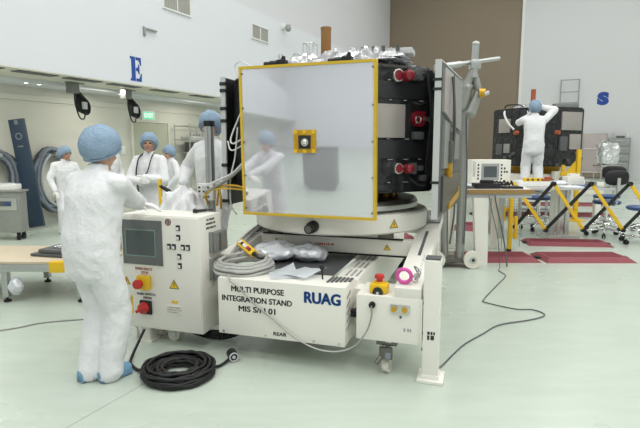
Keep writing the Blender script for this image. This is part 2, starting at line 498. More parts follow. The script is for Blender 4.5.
def wallbox(name, m, s0, s1, o0, o1, z0, z1):
    mb = MB(Matrix((E_, N_, (0, 0, 1))).transposed().to_4x4()); mb.frame.translation = P0
    mb.box(s0, s1, o0, o1, z0, z1)
    return struct(mb.build(name, m, smooth=0))


S0, S1 = -22, 21.2         # along the east wall
WO = 26.0               # width of the hall
HC = 11.5
MB_E = None
fl = wallbox('floor', 'floor', S0, S1, -1.9, WO, -.12, 0)
wallbox('wall_east_upper', 'wall', S0, S1, -1.9, 0, 2.778, 5.22)
wallbox('wall_east_high', 'southwall', S0, S1, -1.9, -1.68, 5.22, HC)
lo = MB(Matrix((E_, N_, (0, 0, 1))).transposed().to_4x4()); lo.frame.translation = P0
lo.use('beige').box(S0, S1, -1.9, -1.7, 0, 2.76)
lo.use('beige').box(S0, S1, -1.7, -1.66, 2.43, 2.54)
struct(lo.build('wall_east_lower', smooth=0))
so = MB(Matrix((E_, N_, (0, 0, 1))).transposed().to_4x4()); so.frame.translation = P0
so.box(S0, S1, -1.7, -.002, 2.76, 2.778)
struct(so.build('trim_1', 'soffit', smooth=0))
tr = MB(Matrix((E_, N_, (0, 0, 1))).transposed().to_4x4()); tr.frame.translation = P0
tr.box(S0, S1, -1.69, -1.05, 2.70, 2.757)
struct(tr.build('trim_2', 'wall', smooth=0))
wallbox('wall_south', 'southwall', S1, S1 + .2, 5.53, WO, 0, HC)
wallbox('door_1', 'brown', S1 + .05, S1 + .2, -1.9, 5.42, 0, HC)
wallbox('trim_3', 'white2', S1 - .04, S1 + .2, 5.40, 5.55, 0, HC)
wallbox('wall_west', 'southwall', S0, S1, WO, WO + .2, 0, HC)
wallbox('wall_north', 'wall', S0 - .2, S0, -1.9, WO, 0, HC)
wallbox('ceiling', 'ceil', S0, S1, -1.9, WO, HC, HC + .2)
# floor joint
jt = MB(); a = Vector((-1.9, 1.55, 0)); b = Vector((-1.02, 3.42, 0)); d = (b - a).normalized(); n = Vector((d.y, -d.x, 0)) * .0022
jt.prism([(p.x, p.y) for p in (a - n, b - n, b + n, a + n)], 0, .0012)
struct(jt.build('trim_4', 'grey', smooth=0))
# slots and downlights of the soffit
SOF = Matrix((E_, N_, (0, 0, 1))).transposed().to_4x4(); SOF.translation = P0
for i, s in enumerate((-3.32, -2.36, -1.43, -.45, .70, 2.0, 3.42)):
    mb = MB(SOF); mb.box(s, s + .72, -.36, -.14, 2.745, 2.76, .004)
    v = mb.build('air_slot', 'dark', smooth=0)
    tag(v, 'dark linear air slot in the soffit edge, %s from the left edge of the photo' % ('first second third fourth fifth sixth seventh'.split()[i]), 'vent', 'air slots under the east soffit')
for s, o, w in ((-1.58, -1.12, 'leftmost of the three'), (-1.32, -1.12, 'middle of the three'), (.62, -1.12, 'right-hand one, near the hanging cable reels')):
    mb = MB(SOF); p = (s, o, 2.69)
    t_ = thing('downlight', 'small round recessed downlight in the soffit, ' + w, 'light', (s, o, 2.685), frame=SOF, group='soffit downlights')
    mb.lathe([(.035, .012), (.055, .012), (.055, .0), (.035, .0)], (s, o, 2.688), 20); mb.build('trim_ring', 'white2', t_)
    mb = MB(SOF); mb.cyl((s, o, 2.688), (s, o, 2.70), .034, seg=16); mb.build('lamp_face', 'lamp', t_)

# stencilled letters
def stencil_e():
    mb = MB(); 
    mb.prism([(0, 0), (.44, 0), (.44, 1), (0, 1), (0, .90), (.10, .90), (.10, .10), (0, .10)], 0, .004)
    mb.prism([(.49, 0), (.96, 0), (1.0, .34), (.93, .34), (.76, .12), (.49, .12)], 0, .004)
    mb.prism([(.49, .88), (.74, .88), (.90, .68), (.97, .68), (.95, 1), (.49, 1)], 0, .004)
    mb.prism([(.49, .43), (.62, .43), (.74, .30), (.80, .30), (.80, .72), (.74, .72), (.62, .56), (.49, .56)], 0, .004)
    return mb


mb = stencil_e(); mb.frame = fz(P0 + E_ * -.15 + N_ * .002 + Vector((0, 0, 2.84)), E_) @ Matrix.Diagonal((.30, .47, 1, 1))
tag(mb.build('wall_letter', 'letter', smooth=0), 'blue stencilled letter E on the white upper wall', 'letter', 'stencilled wall letters')
SWF = fz(P0 + E_ * (S1 - .003), N_)
o = txt('S', 1.0, SWF @ Matrix.Translation((9.30, 3.86, 0)) @ Matrix.Diagonal((.92, .74, 1, 1)), None, 'letter', 'wall_letter', bold=.085, depth=.004)
tag(o, 'dark blue stencilled letter S on the far white wall', 'letter', 'stencilled wall letters')

# grilles high on the east wall
for s0, s1, z0, z1, lb in ((.82, 1.72, 4.44, 4.95, 'large grey slatted air grille high on the wall, cut by the top of the photo'), (4.2, 5.08, 4.45, 4.85, 'smaller-looking grey slatted air grille on the wall left of the satellite top')):
    t_ = thing('air_grille', lb, 'vent', (P0 + E_ * s0 + Vector((0, 0, z0))), group='wall air grilles')
    f = fz(P0 + N_ * .001, E_)
    mb = MB(f); w = .03
    for x0, x1, y0, y1 in ((s0, s1, z0, z0 + w), (s0, s1, z1 - w, z1), (s0, s0 + w, z0 + w, z1 - w), (s1 - w, s1, z0 + w, z1 - w), ((s0 + s1) / 2 - .012, (s0 + s1) / 2 + .012, z0 + w, z1 - w)): mb.box(x0, x1, y0, y1, 0, .03)
    mb.build('frame', 'white2', t_, 0)
    mb = MB(f); nn = int((s1 - s0) / .05)
    for i in range(1, nn): 
        x = s0 + (s1 - s0) * i / nn; mb.box(x - .014, x + .014, z0 + w, z1 - w, .004, .016)
    mb.box(s0 + w, s1 - w, z0 + w, z1 - w, 0, .004)
    mb.build('slats', 'vent', t_, 0)
t_ = thing('security_camera', 'small grey dome security camera high on the wall beside the air grille', 'camera', P0 + E_ * 5.94 + Vector((0, 0, 5.0)))
mb = MB(EW); mb.box(5.87, 6.0, 5.02, 5.16, 0, .05, .01); mb.cyl((5.94, 5.09, .05), (5.94, 5.09, .16), .03); mb.build('bracket', 'white2', t_)
mb = MB(EW); mb.ball((5.94, 5.02, .18), (.085, .085, .085)); mb.cyl((5.94, 5.03, .18), (5.94, 5.13, .18), .09, .07); mb.build('dome', 'grey', t_)
mb = MB(EW); mb.box(.24, .60, 3.90, 3.93, .01, .05, .004); mb.box(.24, .275, 3.78, 3.90, .01, .05, .004); mb.box(.23, .29, 3.76, 3.95, 0, .012)
tag(mb.build('wall_bracket', 'grey'), 'small grey angle bracket on the white wall above the letter E', 'bracket')

# exit sign, door of the lower wall
LW = fz(P0 - N_ * 1.7, E_)
t_ = thing('exit_sign', 'green lit EXIT sign on the beige wall above the sage door', 'sign', P0 - N_ * 1.7 + E_ * 2.0 + Vector((0, 0, 2.2)))
mb = MB(LW); mb.box(1.78, 2.22, 2.19, 2.43, 0, .05, .01); mb.build('housing', 'white2', t_)
mb = MB(LW); mb.box(1.81, 2.19, 2.22, 2.40, .05, .054); mb.build('sign_face', 'greenink', t_, 0)
txt('EXIT', .15, LW @ Matrix.Translation((2.0, 2.31, .055)), t_, 'signwhite', bold=.006)
t_ = thing('door_2', '', '', P0 - N_ * 1.7 + E_ * 1.46); del t_['label']; del t_['category']; struct(t_)
mb = MB(LW); mb.box(1.46, 2.66, 0, 2.14, .002, .05, .004); o = mb.build('door_leaf', 'doorpaint', t_)
mb = MB(LW); mb.box(1.40, 1.46, 0, 2.2, .002, .07); mb.box(2.66, 2.72, 0, 2.2, .002, .07); mb.box(1.46, 2.66, 2.14, 2.2, .002, .07); mb.build('door_frame', 'beige', t_)
mb = MB(LW); mb.tube([(2.56, 1.0, .05), (2.56, 1.0, .11), (2.44, 1.0, .11)], .014); mb.build('door_handle', 'steel', t_)
# card reader plate by the door
mb = MB(LW); mb.box(1.08, 1.22, 1.35, 1.55, .001, .03, .006); tag(mb.build('wall_switch', 'white2'), 'small white switch plate on the beige wall left of the sage door', 'switch')

# cable reels hung from the soffit
def hung_reel(s, off, lb, seed):
    r = random.Random(seed)
    t_ = thing('hanging_cable_reel', lb, 'cable reel', (s, off, 2.3), frame=SOF, group='cable reels hung from the soffit')
    mb = MB(SOF); mb.box(s - .20, s - .02, off - .06, off + .10, 2.55, 2.76, .01); mb.box(s - .24, s + .16, off - .03, off + .03, 2.742, 2.759); mb.build('socket_box', 'hinge', t_)
    mb = MB(SOF)
    for i in range(6):
        a = .05 + .02 * i; pts = [(s + .08 + .035 * i * .3 + (.05 + .012 * i) * math.cos(x * PI / 8 + .2), off + .02 * (i - 3), 2.42 - .02 * i + (.20 - .01 * i) * math.sin(x * PI / 8)) for x in range(16)]
        mb.tube(pts, .022, 6, 2, closed=True, smooth=False)
    mb.build('cable_coil', 'black', t_)
    mb = MB(SOF); mb.tube([(s - .10, off + .05, 2.56), (s - .12, off + .08, 2.35), (s - .04, off + .08, 2.10), (s + .06, off + .08, 2.08), (s + .10, off + .06, 2.22), (s + .08, off + .03, 2.5)], .014, 6); mb.build('hanging_loop', 'black', t_)
    mb = MB(SOF); mb.box(s + .02, s + .12, off + .08, off + .13, 2.26, 2.40, .015); mb.build('plug', 'lgrey', t_)


hung_reel(-.80, -.75, 'black cable reel hanging from the soffit nearer the left edge, left of letter E', 1)
hung_reel(.52, -.75, 'black cable reel hanging from the soffit below the letter E', 2)

# hose bundles on the lower wall
def hose_bundle(s, lb, zc, h, w, seed, m1='hose', drum=True):
    r = random.Random(seed); off = .12
    t_ = thing('hose_bundle', lb, 'hose', P0 - N_ * (1.7 - off) + E_ * s + Vector((0, 0, zc - h)), group='hose bundles hung on the east wall')
    f = LW
    mb = MB(f); mb.box(s - .06, s + .06, zc + h * .62, zc + h * .80, .001, .03); mb.cyl((s, zc + h * .70, .03), (s, zc + h * .70, .34), .035); mb.build('wall_hook', 'steel', t_)
    for j, (mm, cnt) in enumerate(((m1, 9), ('dark', 6), ('hosel', 3))):
        mb = MB(f)
        for i in range(cnt):
            kx = w * (.70 + .3 * r.random()); ky = h * (.78 + .22 * r.random()); dx = r.uniform(-.07, .07); dz = r.uniform(.05, .22)
            pts = [(s + dx + kx * math.cos(q * PI / 10) * (1 + .12 * math.sin(q * PI / 10)), zc - h * .1 + ky * math.sin(q * PI / 10), dz + .02 * math.sin(q)) for q in range(20)]
            mb.tube(pts, (.033, .022, .026)[j], 7, closed=True, smooth=False)
        mb.build('hose_loops', mm, t_)
    mb = MB(f)
    for i in range(5):
        mb.tube([(s + .1 + r.uniform(-.1, .3), zc - h * .85, .2), (s + .25 + r.uniform(-.1, .2), zc - h * 1.05, .3), (s + .45, zc - h * (.9 + .1 * i), .25), (s + .55, zc - h * .8, .2)], .022, 6)
    mb.build('hose_ends', 'black', t_)


hose_bundle(-.86, 'big bundle of grey hoses on the wall right of the navy board', .93, .66, .42, 3)
hose_bundle(-2.0, 'bundle of hoses on the wall behind the steel cart, left of the navy board', .95, .62, .42, 4)
# leaning navy board
t_ = thing('leaning_board', 'tall navy blue board leaning against the beige wall', 'board', (-5.43, 9.65, 0))
mb = MB(Matrix.Translation((-5.41, 9.65, .02)) @ Matrix.Rotation(math.radians(-7), 4, 'Y'))
mb.box(-.145, .145, -.03, .03, 0, 2.04, .008); mb.build('panel', 'navy', t_)
mf = mb.frame @ Matrix.Translation((0, -.031, 0)) @ FRONT_
m2 = MB(mf); m2.torus((0, 1.72, 0), .055, .012, seg=20, sec=6); m2.build('emblem', 'hose', t_)
for bx in ((-.05, .05, 1.52, 1.545), (-.035, .035, 1.94, 2.02)): m2 = MB(mf); m2.box(*bx, -.001, .003); m2.build('emblem', 'hose', t_)
# ------------------------------------------------------------------ helpers for marks
def sign(s, w, h, frame, parent, m, bold=.02, name='lettering', depth=.0015, label=None):
    """lettering fitted to a w x h box centred on the frame"""
    cu = bpy.data.curves.new('t', 'FONT'); cu.body = s; cu.size = 1; cu.align_x = 'CENTER'; cu.extrude = .5; cu.resolution_u = 4
    ob = bpy.data.objects.new('t', cu); COL.objects.link(ob)
    dg = bpy.context.evaluated_depsgraph_get(); dg.update()
    me = bpy.data.meshes.new_from_object(ob.evaluated_get(dg)); bpy.data.objects.remove(ob); bpy.data.curves.remove(cu)
    if bold:      # heavier strokes: the letters laid over themselves a little to each side
        bm = bmesh.new(); bm.from_mesh(me); src = bm.verts[:] + bm.edges[:] + bm.faces[:]
        for dx, dy in ((1, 0), (-1, 0), (0, 1), (0, -1), (.7, .7), (-.7, .7), (.7, -.7), (-.7, -.7)):
            g = bmesh.ops.duplicate(bm, geom=src)['geom']; bmesh.ops.translate(bm, verts=[v for v in g if isinstance(v, bmesh.types.BMVert)], vec=(dx * bold, dy * bold * .6, 0))
        bm.to_mesh(me); bm.free()
    xs = [v.co.x for v in me.vertices]; ys = [v.co.y for v in me.vertices]
    cx, cy = (min(xs) + max(xs)) / 2, (min(ys) + max(ys)) / 2; a, b = w / (max(xs) - min(xs)), h / (max(ys) - min(ys))
    for v in me.vertices: v.co = Vector(((v.co.x - cx) * a, (v.co.y - cy) * b, v.co.z * depth))
    return link(name, me, m, parent, frame, 0, label)


def dashes(rows, frame, parent, m='ink', name='small_print', t=.0012):
    """rows of small illegible print: (x, y, width, height)"""
    mb = MB(frame); r = random.Random(len(rows) * 7 + 1)
    for x, y, w, h in rows:
        c = x
        while c < x + w - h * .3:
            l = min(h * r.uniform(.45, .8), x + w - c); mb.box(c, c + l, y - h / 2, y + h / 2, 0, t); c += l + h * r.choice((.25, .25, .25, .6))
    return mb.build(name, m, parent, 0)


def warn(frame, x, y, s, parent):
    f = frame @ Matrix.Translation((x, y, 0))
    mb = MB(f); p = lambda k, dz=0: [(-.5 * k, -.433 * k * .67 + 0), (.5 * k, -.433 * k * .67), (0, .866 * k - .433 * k * .67)]
    mb.use('ink').prism(p(s), 0, .001); mb.use('yellow').prism([(a * .80, b * .80 + .0) for a, b in p(s)], .001, .0018)
    mb.use('ink').box(-.035 * s, .035 * s, -.02 * s, .30 * s, .0018, .0024); mb.use('ink').box(-.035 * s, .035 * s, -.13 * s, -.07 * s, .0018, .0024)
    return mb.build('warning_sign', None, parent, 0, label='yellow and black warning triangle')


FRONT = Matrix.Rotation(PI / 2, 4, 'X')     # x right, y up, z towards the viewer

# ------------------------------------------------------------------ control cabinet
def swivel_caster(mb_frame, x, y, ztop, r, parent, wheelm='cream', forkm='steel', w=.05, turn=0.):
    mb_frame = mb_frame @ Matrix.Translation((x, y, 0)) @ Matrix.Rotation(turn, 4, 'Z') @ Matrix.Translation((-x, -y, 0))
    mb = MB(mb_frame); mb.box(x - .05, x + .05, y - .045, y + .045, ztop - .012, ztop, .003); mb.cyl((x, y, ztop - .05), (x, y, ztop - .012), .03)
    for s in (-1, 1): mb.box(x - r * .5, x + r * .5, y + s * (w / 2 + .006) - .004, y + s * (w / 2 + .006) + .004, r * .7, ztop - .04, .003)
    c = mb.build('caster', forkm, parent)
    mb = MB(mb_frame); mb.use(wheelm).cyl((x, y - w / 2, r), (x, y + w / 2, r), r, seg=28); mb.use('steel').cyl((x, y - w / 2 - .012, r), (x, y + w / 2 + .012, r), r * .35)
    mb.build('wheel', None, c)
    return c


CF = ST @ Matrix.Translation((-1.65, .10, 0))
cab = thing('control_cabinet', 'cream control cabinet with a grey touch screen, beside the white-suited worker in front', 'control cabinet', (.35, .16, 0), frame=CF)
mb = MB(CF); mb.box(0, .69, .012, .33, .125, 1.02, .006); mb.box(.005, .685, 0, .02, .135, 1.01, .004); mb.build('housing', 'white', cab)
mb = MB(CF); mb.box(.10, .19, .05, .14, .012, .125, .004); mb.box(.075, .215, .03, .16, 0, .014, .003); mb.build('leg', 'white', cab)
mb = MB(CF); mb.box(.10, .19, .22, .30, .012, .125, .004); mb.box(.075, .215, .2, .32, 0, .014, .003); mb.build('leg', 'white', cab)
swivel_caster(CF, .36, .15, .125, .052, cab, 'cream', 'lgrey', .06)
f0 = CF @ FRONT
mb = MB(f0); mb.box(.02, .375, .635, .98, .0, .006, .002); bz = mb.build('touch_screen', 'bezel', cab, label='dark grey touch screen panel')
mb = MB(f0); mb.box(.045, .318, .70, .91, .006, .008); mb.build('screen_border', 'screenedge', bz, 0)
mb = MB(f0); mb.box(.055, .308, .71, .90, .008, .0095); mb.build('display', 'screen', bz, 0)
for x, z in ((.514, .934), (.514, .862), (.432, .79), (.474, .79), (.551, .79), (.593, .79), (.517, .718), (.519, .648)):
    mb = MB(f0); mb.box(x - .017, x + .017, z - .021, z + .021, 0, .004, .001); b = mb.build('push_button', 'ink', cab)
    mb = MB(f0); mb.box(x - .012, x + .006, z - .016, z + .006, .004, .009, .001); mb.build('button_cap', 'white2', b)
mb = MB(f0); mb.use('dred').torus((.43, .975, .001), .022, .004, seg=24, sec=6); mb.use('ink').torus((.43, .975, .001), .010, .003, seg=16, sec=6); mb.use('ink').box(.43, .445, .973, .977, 0, .002); mb.build('round_emblem', None, cab)
sign('EMERGENCY', .155, .022, f0 @ Matrix.Translation((.20, .602, .001)), cab, 'redink'); sign('STOP', .066, .022, f0 @ Matrix.Translation((.205, .572, .001)), cab, 'redink')
mb = MB(f0); mb.use('yellow').box(.155, .262, .445, .555, 0, .045, .012); e = mb.build('emergency_stop', None, cab, label='yellow emergency stop housing')
mb = MB(f0); mb.cyl((.190, .497, .045), (.190, .497, .075), .030, .026, 20); mb.cyl((.190, .497, .075), (.190, .497, .09), .038, .034, 20); mb.build('stop_button', 'red', e)
sign('MAIN SWITCH', .165, .020, f0 @ Matrix.Translation((.21, .402, .001)), cab, 'ink'); sign('OFF/ON', .075, .018, f0 @ Matrix.Translation((.22, .374, .001)), cab, 'ink')
mb = MB(f0); mb.box(.155, .262, .245, .355, 0, .02, .012); e = mb.build('main_switch', 'ink', cab)
mb = MB(f0); mb.cyl((.20, .298, .02), (.20, .298, .05), .045, .040, 20); mb.box(.145, .255, .285, .311, .05, .066, .006, mtx=Matrix.Translation((.2, .298, 0)) @ Matrix.Rotation(.5, 4, 'Z') @ Matrix.Translation((-.2, -.298, 0))); mb.build('switch_knob', 'red', e)
warn(f0, .462, .49, .085, cab); warn(f0, .035, .49, .075, cab)
mb = MB(f0); mb.box(.012, .085, .235, .38, 0, .001); l = mb.build('yellow_label', 'yellow', cab, 0, label='yellow printed label'); dashes([(.02, .355, .05, .010), (.02, .33, .05, .010), (.02, .295, .05, .010), (.02, .26, .05, .010)], f0 @ Matrix.Translation((0, 0, .001)), l)
mb = MB(f0); mb.box(.435, .49, .352, .372, 0, .001); mb.build('yellow_sticker', 'yellow', cab, 0)
mb = MB(f0); mb.box(.39, .53, .265, .335, 0, .004, .001); l = mb.build('name_plate', 'cream', cab, 0); dashes([(.40, .318, .11, .008), (.40, .30, .12, .008), (.40, .282, .09, .008)], f0 @ Matrix.Translation((0, 0, .004)), l, 'grey')
SIDE = CF @ Matrix.Translation((.69, 0, 0)) @ Matrix(((0, 0, 1, 0), (1, 0, 0, 0), (0, 1, 0, 0), (0, 0, 0, 1)))   # x to the back, y up, z out of the right side
dashes([(.11, .985, .12, .016), (.10, .955, .14, .016), (.10, .922, .15, .016)], SIDE, cab)
for z0 in (.73, .52):
    mb = MB(SIDE); mb.box(.15, .33, z0, z0 + .155, 0, .055, .008); mb.box(.135, .155, z0 - .005, z0 + .16, 0, .03, .003); l = mb.build('latch', 'hinge', cab)
    mb = MB(SIDE); mb.box(.20, .22, z0 + .01, z0 + .145, .055, .062); mb.build('latch_groove', 'dark', l)
mb = MB(CF)
for i in range(3):
    pts = [(.28 + .06 * i, .22, .13), (.40 + .05 * i, .24, .075 - .006 * i), (.60 + .05 * i, .22, .045 + .012 * i), (.80, .24 + .03 * i, .06), (.98, .30, .16)]
    mb.tube(pts, .024, 8)
hs = mb.build('corrugated_hose', 'black', cab)
mb = MB(CF)
P = smoothpath([(.40, .218, .082), (.62, .2, .05), (.80, .215, .062), (.95, .27, .13)], 10)
for i in range(0, len(P) - 1): mb.torus(P[i], .026, .005, rotto(P[i + 1] - P[i]), 12, 5)
mb.build('hose_ribs', 'blackgl', hs)

# ------------------------------------------------------------------ integration stand
st = thing('integration_stand', 'cream integration stand with tilted rails and a big rear box marked MULTI PURPOSE INTEGRATION STAND', 'integration stand', (-.25, 1.3, 0), frame=ST)
mb = MB(ST); mb.box(-.79, .16, .05, .34, .185, .60, .006); rb = mb.build('rear_box', 'white', st)
FB = ST @ Matrix.Translation((0, .05, 0)) @ FRONT
sign('MULTI PURPOSE', .405, .042, FB @ Matrix.Translation((-.48, .527, .001)), rb, 'ink', .03)
sign('INTEGRATION STAND', .54, .042, FB @ Matrix.Translation((-.488, .455, .001)), rb, 'ink', .03)
sign('MIS S/N 01', .285, .042, FB @ Matrix.Translation((-.485, .385, .001)), rb, 'ink', .03)
sign('RUAG', .262, .082, FB @ Matrix.Translation((.0, .512, .001)), rb, 'blue', .055, 'logo_lettering', label='blue company lettering')
sign('REAR', .10, .026, FB @ Matrix.Translation((-.31, .226, .001)), rb, 'ink', .03)
for x in (-.75, -.42, -.06, .12): mb = MB(FB); mb.cyl((x, .205, 0), (x, .205, .004), .009, seg=10); mb.build('screw', 'steel', rb)
SB = ST @ Matrix.Translation((.16, 0, 0)) @ Matrix(((0, 0, 1, 0), (1, 0, 0, 0), (0, 1, 0, 0), (0, 0, 0, 1)))
for i in range(5):
    z = .30 + .055 * i; mb = MB(SB); mb.box(.10, .19, z, z + .018, 0, .003, mtx=Matrix.Translation((.145, z, 0)) @ Matrix.Rotation(.35, 4, 'Z') @ Matrix.Translation((-.145, -z, 0))); mb.build('louvre_slot', 'grey', rb, 0)
for z in (.39, .365): 
    mb = MB(SB); mb.cyl((.22, z, 0), (.22, z, .05), .018); mb.ball((.22, z + .01, .06), .022); mb.build('valve_knob', 'black', rb)
mb = MB(SB); mb.cyl((.24, .385, .01), (.30, .40, .06), .012); mb.ball((.30, .40, .06), .02); mb.build('valve_lever', 'black', rb)
# top of the box: gear lever and row of slots
mb = MB(ST); mb.cyl((-.05, .22, .60), (-.055, .22, .675), .006); mb.ball((-.055, .22, .685), .019); mb.build('lever', 'black', rb)
mb = MB(ST)
for i in range(6): mb.box(.0 + .028 * i, .018 + .028 * i, .14 + .012 * i, .30, .60, .608, .002)
mb.build('slot_strip', 'dark', rb)
mb = MB(ST); mb.box(.225, .66, .10, .44, .24, .55, .006); mb.box(.155, .23, .30, .44, .26, .53); og = mb.build('outrigger', 'white', st)
FO = ST @ Matrix.Translation((0, .10, 0)) @ FRONT
mb = MB(FO); mb.box(.455, .585, .447, .505, 0, .012, .003); cp = mb.build('connector_plate', 'steel', og)
for x in (.482, .552): 
    mb = MB(FO); mb.cyl((x, .475, .012), (x, .475, .03), .018); mb.build('socket', 'gold', cp)
mb = MB(FO); mb.cyl((.525, .42, 0), (.525, .42, .006), .008); mb.build('screw', 'dark', og)
dashes([(.545, .335, .05, .022)], FO, og, 'grey')
mb = MB(FO); mb.cyl((.335, .488, 0), (.335, .488, .02), .022); mb.build('cable_gland', 'black', og)
mb = MB(FO); mb.box(.655, .665, .26, .55, 0, .01); mb.build('edge_strip', 'cream', og)
mb = MB(ST); mb.box(.67, .775, .09, .21, .02, .815, .006); lg = mb.build('support_leg', 'white', st)
mb = MB(ST); mb.box(.64, .81, .06, .25, 0, .022, .005); mb.box(.665, .78, .085, .215, .02, .05, .004); mb.build('foot_plate', 'white', lg)
mb = MB(ST); mb.box(.675, .77, .10, .20, .815, .828, .003); mb.build('end_cap', 'dark', lg)
dashes([(.70, .335, .05, .02), (.70, .305, .05, .03)], ST @ Matrix.Translation((0, .09, 0)) @ FRONT, lg)
for z in (.33, .22, .53): mb = MB(ST); mb.cyl((.665, .1, z), (.672, .1, z), .012); mb.build('bolt', 'dark', lg)
# front-right caster with clamp
c = swivel_caster(ST, .43, .17, .24, .05, st, 'cream', 'steel', .042, 1.35)
mb = MB(ST); mb.box(.385, .475, .09, .12, .12, .20, .006); mb.box(.36, .50, .12, .22, .205, .24, .004); mb.cyl((.40, .10, .13), (.37, .07, .09), .016); mb.build('brake_clamp', 'dsteel', c)
mb = MB(ST); mb.box(.43, .465, .082, .092, .13, .17); mb.build('brake_tag', 'hose', c)
# frame beams and rails
for u0, u1, nm in ((-.79, -.62, 0), (.0, .17, 1)):
    mb = MB(ST); mb.box(u0, u1, .34, 2.7, .24, .58, .006); b = mb.build('frame_beam', 'white', st)
    if nm: dashes([(.45 + .27 * i, y, .20, .018) for i in range(4) for y in (.06, .10, .14)], ST @ Matrix.Translation((.0, 0, .58)) @ Matrix(((0, 1, 0, 0), (1, 0, 0, 0), (0, 0, -1, 0), (0, 0, 0, 1))) @ Matrix.Translation((0, .0, -.0015)), b, 'grey')
mb = MB(ST); mb.box(-.62, 0, 2.5, 2.7, .24, .58, .006); mb.build('frame_beam', 'white', st)
for u in (-.70, .09): swivel_caster(ST, u, 2.55, .24, .06, st, 'cream', 'steel', .05)
rise = math.atan2(.27, 1.75)
for u0, u1, y0 in ((.48, .655, .13), (-1.0, -.87, .50)):
    RF = ST @ Matrix.Translation((0, -.02, .50)) @ Matrix.Rotation(rise, 4, 'X')
    mb = MB(RF); mb.box(u0, u1, y0, 2.0, 0, .10, .005); r_ = mb.build('tilted_rail', 'white', st)
    mb = MB(RF); mb.box((u0 + u1) / 2 - .012, (u0 + u1) / 2 + .012, .75, 1.35, .10, .102); mb.build('rail_slot', 'dark', r_, 0)
    mb = MB(RF); mb.box(u0, u1, 1.6, 1.99, .10, .112, .003); mb.build('end_plate', 'hinge', r_)
    if u0 > 0:
        dashes([(.35 + .09 * i, -(u0 + .13), .07, .02) for i in range(5)], RF @ Matrix.Translation((0, 0, .1)) @ Matrix(((0, -1, 0, 0), (1, 0, 0, 0), (0, 0, 1, 0), (0, 0, 0, 1))), r_, 'lgrey')
    mb = MB(ST); mb.box(u0 + .02, u1 - .02, 1.65, 1.80, 0.02, .74, .005); mb.box(u0 - .02, u1 + .02, 1.62, 1.83, 0, .022, .004); mb.build('rear_leg', 'white', st)
mb = MB(ST); mb.box(-.94, -.79, .44, .54, .30, .50, .005); mb.build('outrigger', 'white', st)
mb = MB(ST); mb.box(-.94, .49, 1.0, 1.10, .635, .765, .005); cb = mb.build('crossbar', 'white', st)
FC = ST @ Matrix.Translation((0, 1.0, 0)) @ FRONT
warn(FC, .27, .695, .06, cb); warn(FC, -.72, .70, .06, cb); dashes([(-.36, .70, .17, .018)], FC, cb, 'redink')
mb = MB(ST); mb.box(-.94, .49, .995, 1.105, .622, .635); mb.box(-.85, .40, .99, 1.02, .765, .775); mb.build('seal_strip', 'black', cb)
mb = MB(ST); mb.box(-.94, .49, 1.80, 1.90, .70, .80, .005); mb.build('crossbar', 'white', st)
for u in (-.75, .25):
    for v in (1.05, 1.85): mb = MB(ST); mb.box(u - .06, u + .06, v - .05, v + .05, .765 if v < 1.5 else .80, .835, .004); mb.build('bearing_block', 'dsteel', st)
RC = (-.25, 1.45)
mb = MB(ST); mb.lathe([(0, .83), (.77, .83), (.79, .845), (.79, .975), (.775, .99), (0, .99)], (*RC, 0), 96, closed=False); tt = mb.build('turntable', 'white', st, 40)
a = math.radians(-42); pr = (RC[0] + .79 * math.cos(a), RC[1] + .79 * math.sin(a))
warn(ST @ fz(Vector((pr[0], pr[1], .915)) + Vector((math.cos(a), math.sin(a), 0)) * .001, (-math.sin(a), math.cos(a), 0)), 0, -.01, .085, tt)
mb = MB(ST); mb.cyl((-.262, .67, .905), (-.27, .555, .895), .042, .038, 20); mb.cyl((-.262, .67, .905), (-.266, .60, .90), .048, .046, 20); h_ = mb.build('crank_handle', 'black', tt)
mb = MB(ST); mb.cyl((-.27, .557, .895), (-.2702, .55, .8945), .026, seg=16); mb.build('handle_end', 'dsteel', h_)
mb = MB(ST); mb.box(-.60, -.02, .36, 1.30, .582, .594, .003); mb.box(-.60, -.585, .36, 1.30, .594, .605); mb.build('equipment_tray', 'darkplate', st)
# emergency stop on the outrigger
mb = MB(ST); mb.use('yellow').box(.30, .425, .14, .25, .55, .615, .02); mb.use('yellow').cyl((.3625, .195, .60), (.3625, .195, .625), .045, .04, 20); es = mb.build('emergency_stop', None, st, label='yellow emergency stop box on the outrigger')
mb = MB(ST); mb.use('ink').cyl((.3625, .141, .565), (.3625, .128, .565), .034, seg=20); mb.use('lgrey').cyl((.3625, .128, .56), (.3625, .124, .56), .010); mb.build('front_gland', None, es)
mb = MB(ST); mb.cyl((.3625, .195, .625), (.3625, .195, .65), .022, seg=20); mb.cyl((.3625, .195, .65), (.3625, .195, .672), .035, .030, 20); mb.build('stop_button', 'red', es)

# things lying on the stand
t_ = thing('pendant_controller', 'yellow push-button pendant controller lying on the grey cable coil', 'remote control', (-.70, .30, .68), frame=ST)
PF = ST @ Matrix.Translation((-.76, .50, .715)) @ Matrix.Rotation(math.radians(-38), 4, 'Z') @ Matrix.Rotation(math.radians(12), 4, 'Y') @ Matrix.Rotation(math.radians(38), 4, 'X')
mb = MB(PF); mb.box(-.125, .125, -.032, .032, 0, .045, .014); mb.build('housing', 'yellow', t_)
for x, m_ in ((-.085, 'white2'), (-.052, 'ink'), (-.018, 'white2'), (.012, 'white2'), (.045, 'red'), (.078, 'dred')):
    mb = MB(PF); mb.cyl((x, 0, .045), (x, 0, .056), .0145, .013, 14); mb.build('push_button', m_, t_)
mb = MB(PF); mb.cyl((.125, 0, .022), (.165, 0, .022), .018, .011); mb.tube([(.16, 0, .022), (.19, .0, .01), (.205, .03, -.01), (.19, .07, -.02)], .009, 8); mb.build('cable_boot', 'black', t_)
mb = MB(ST); r = random.Random(5)
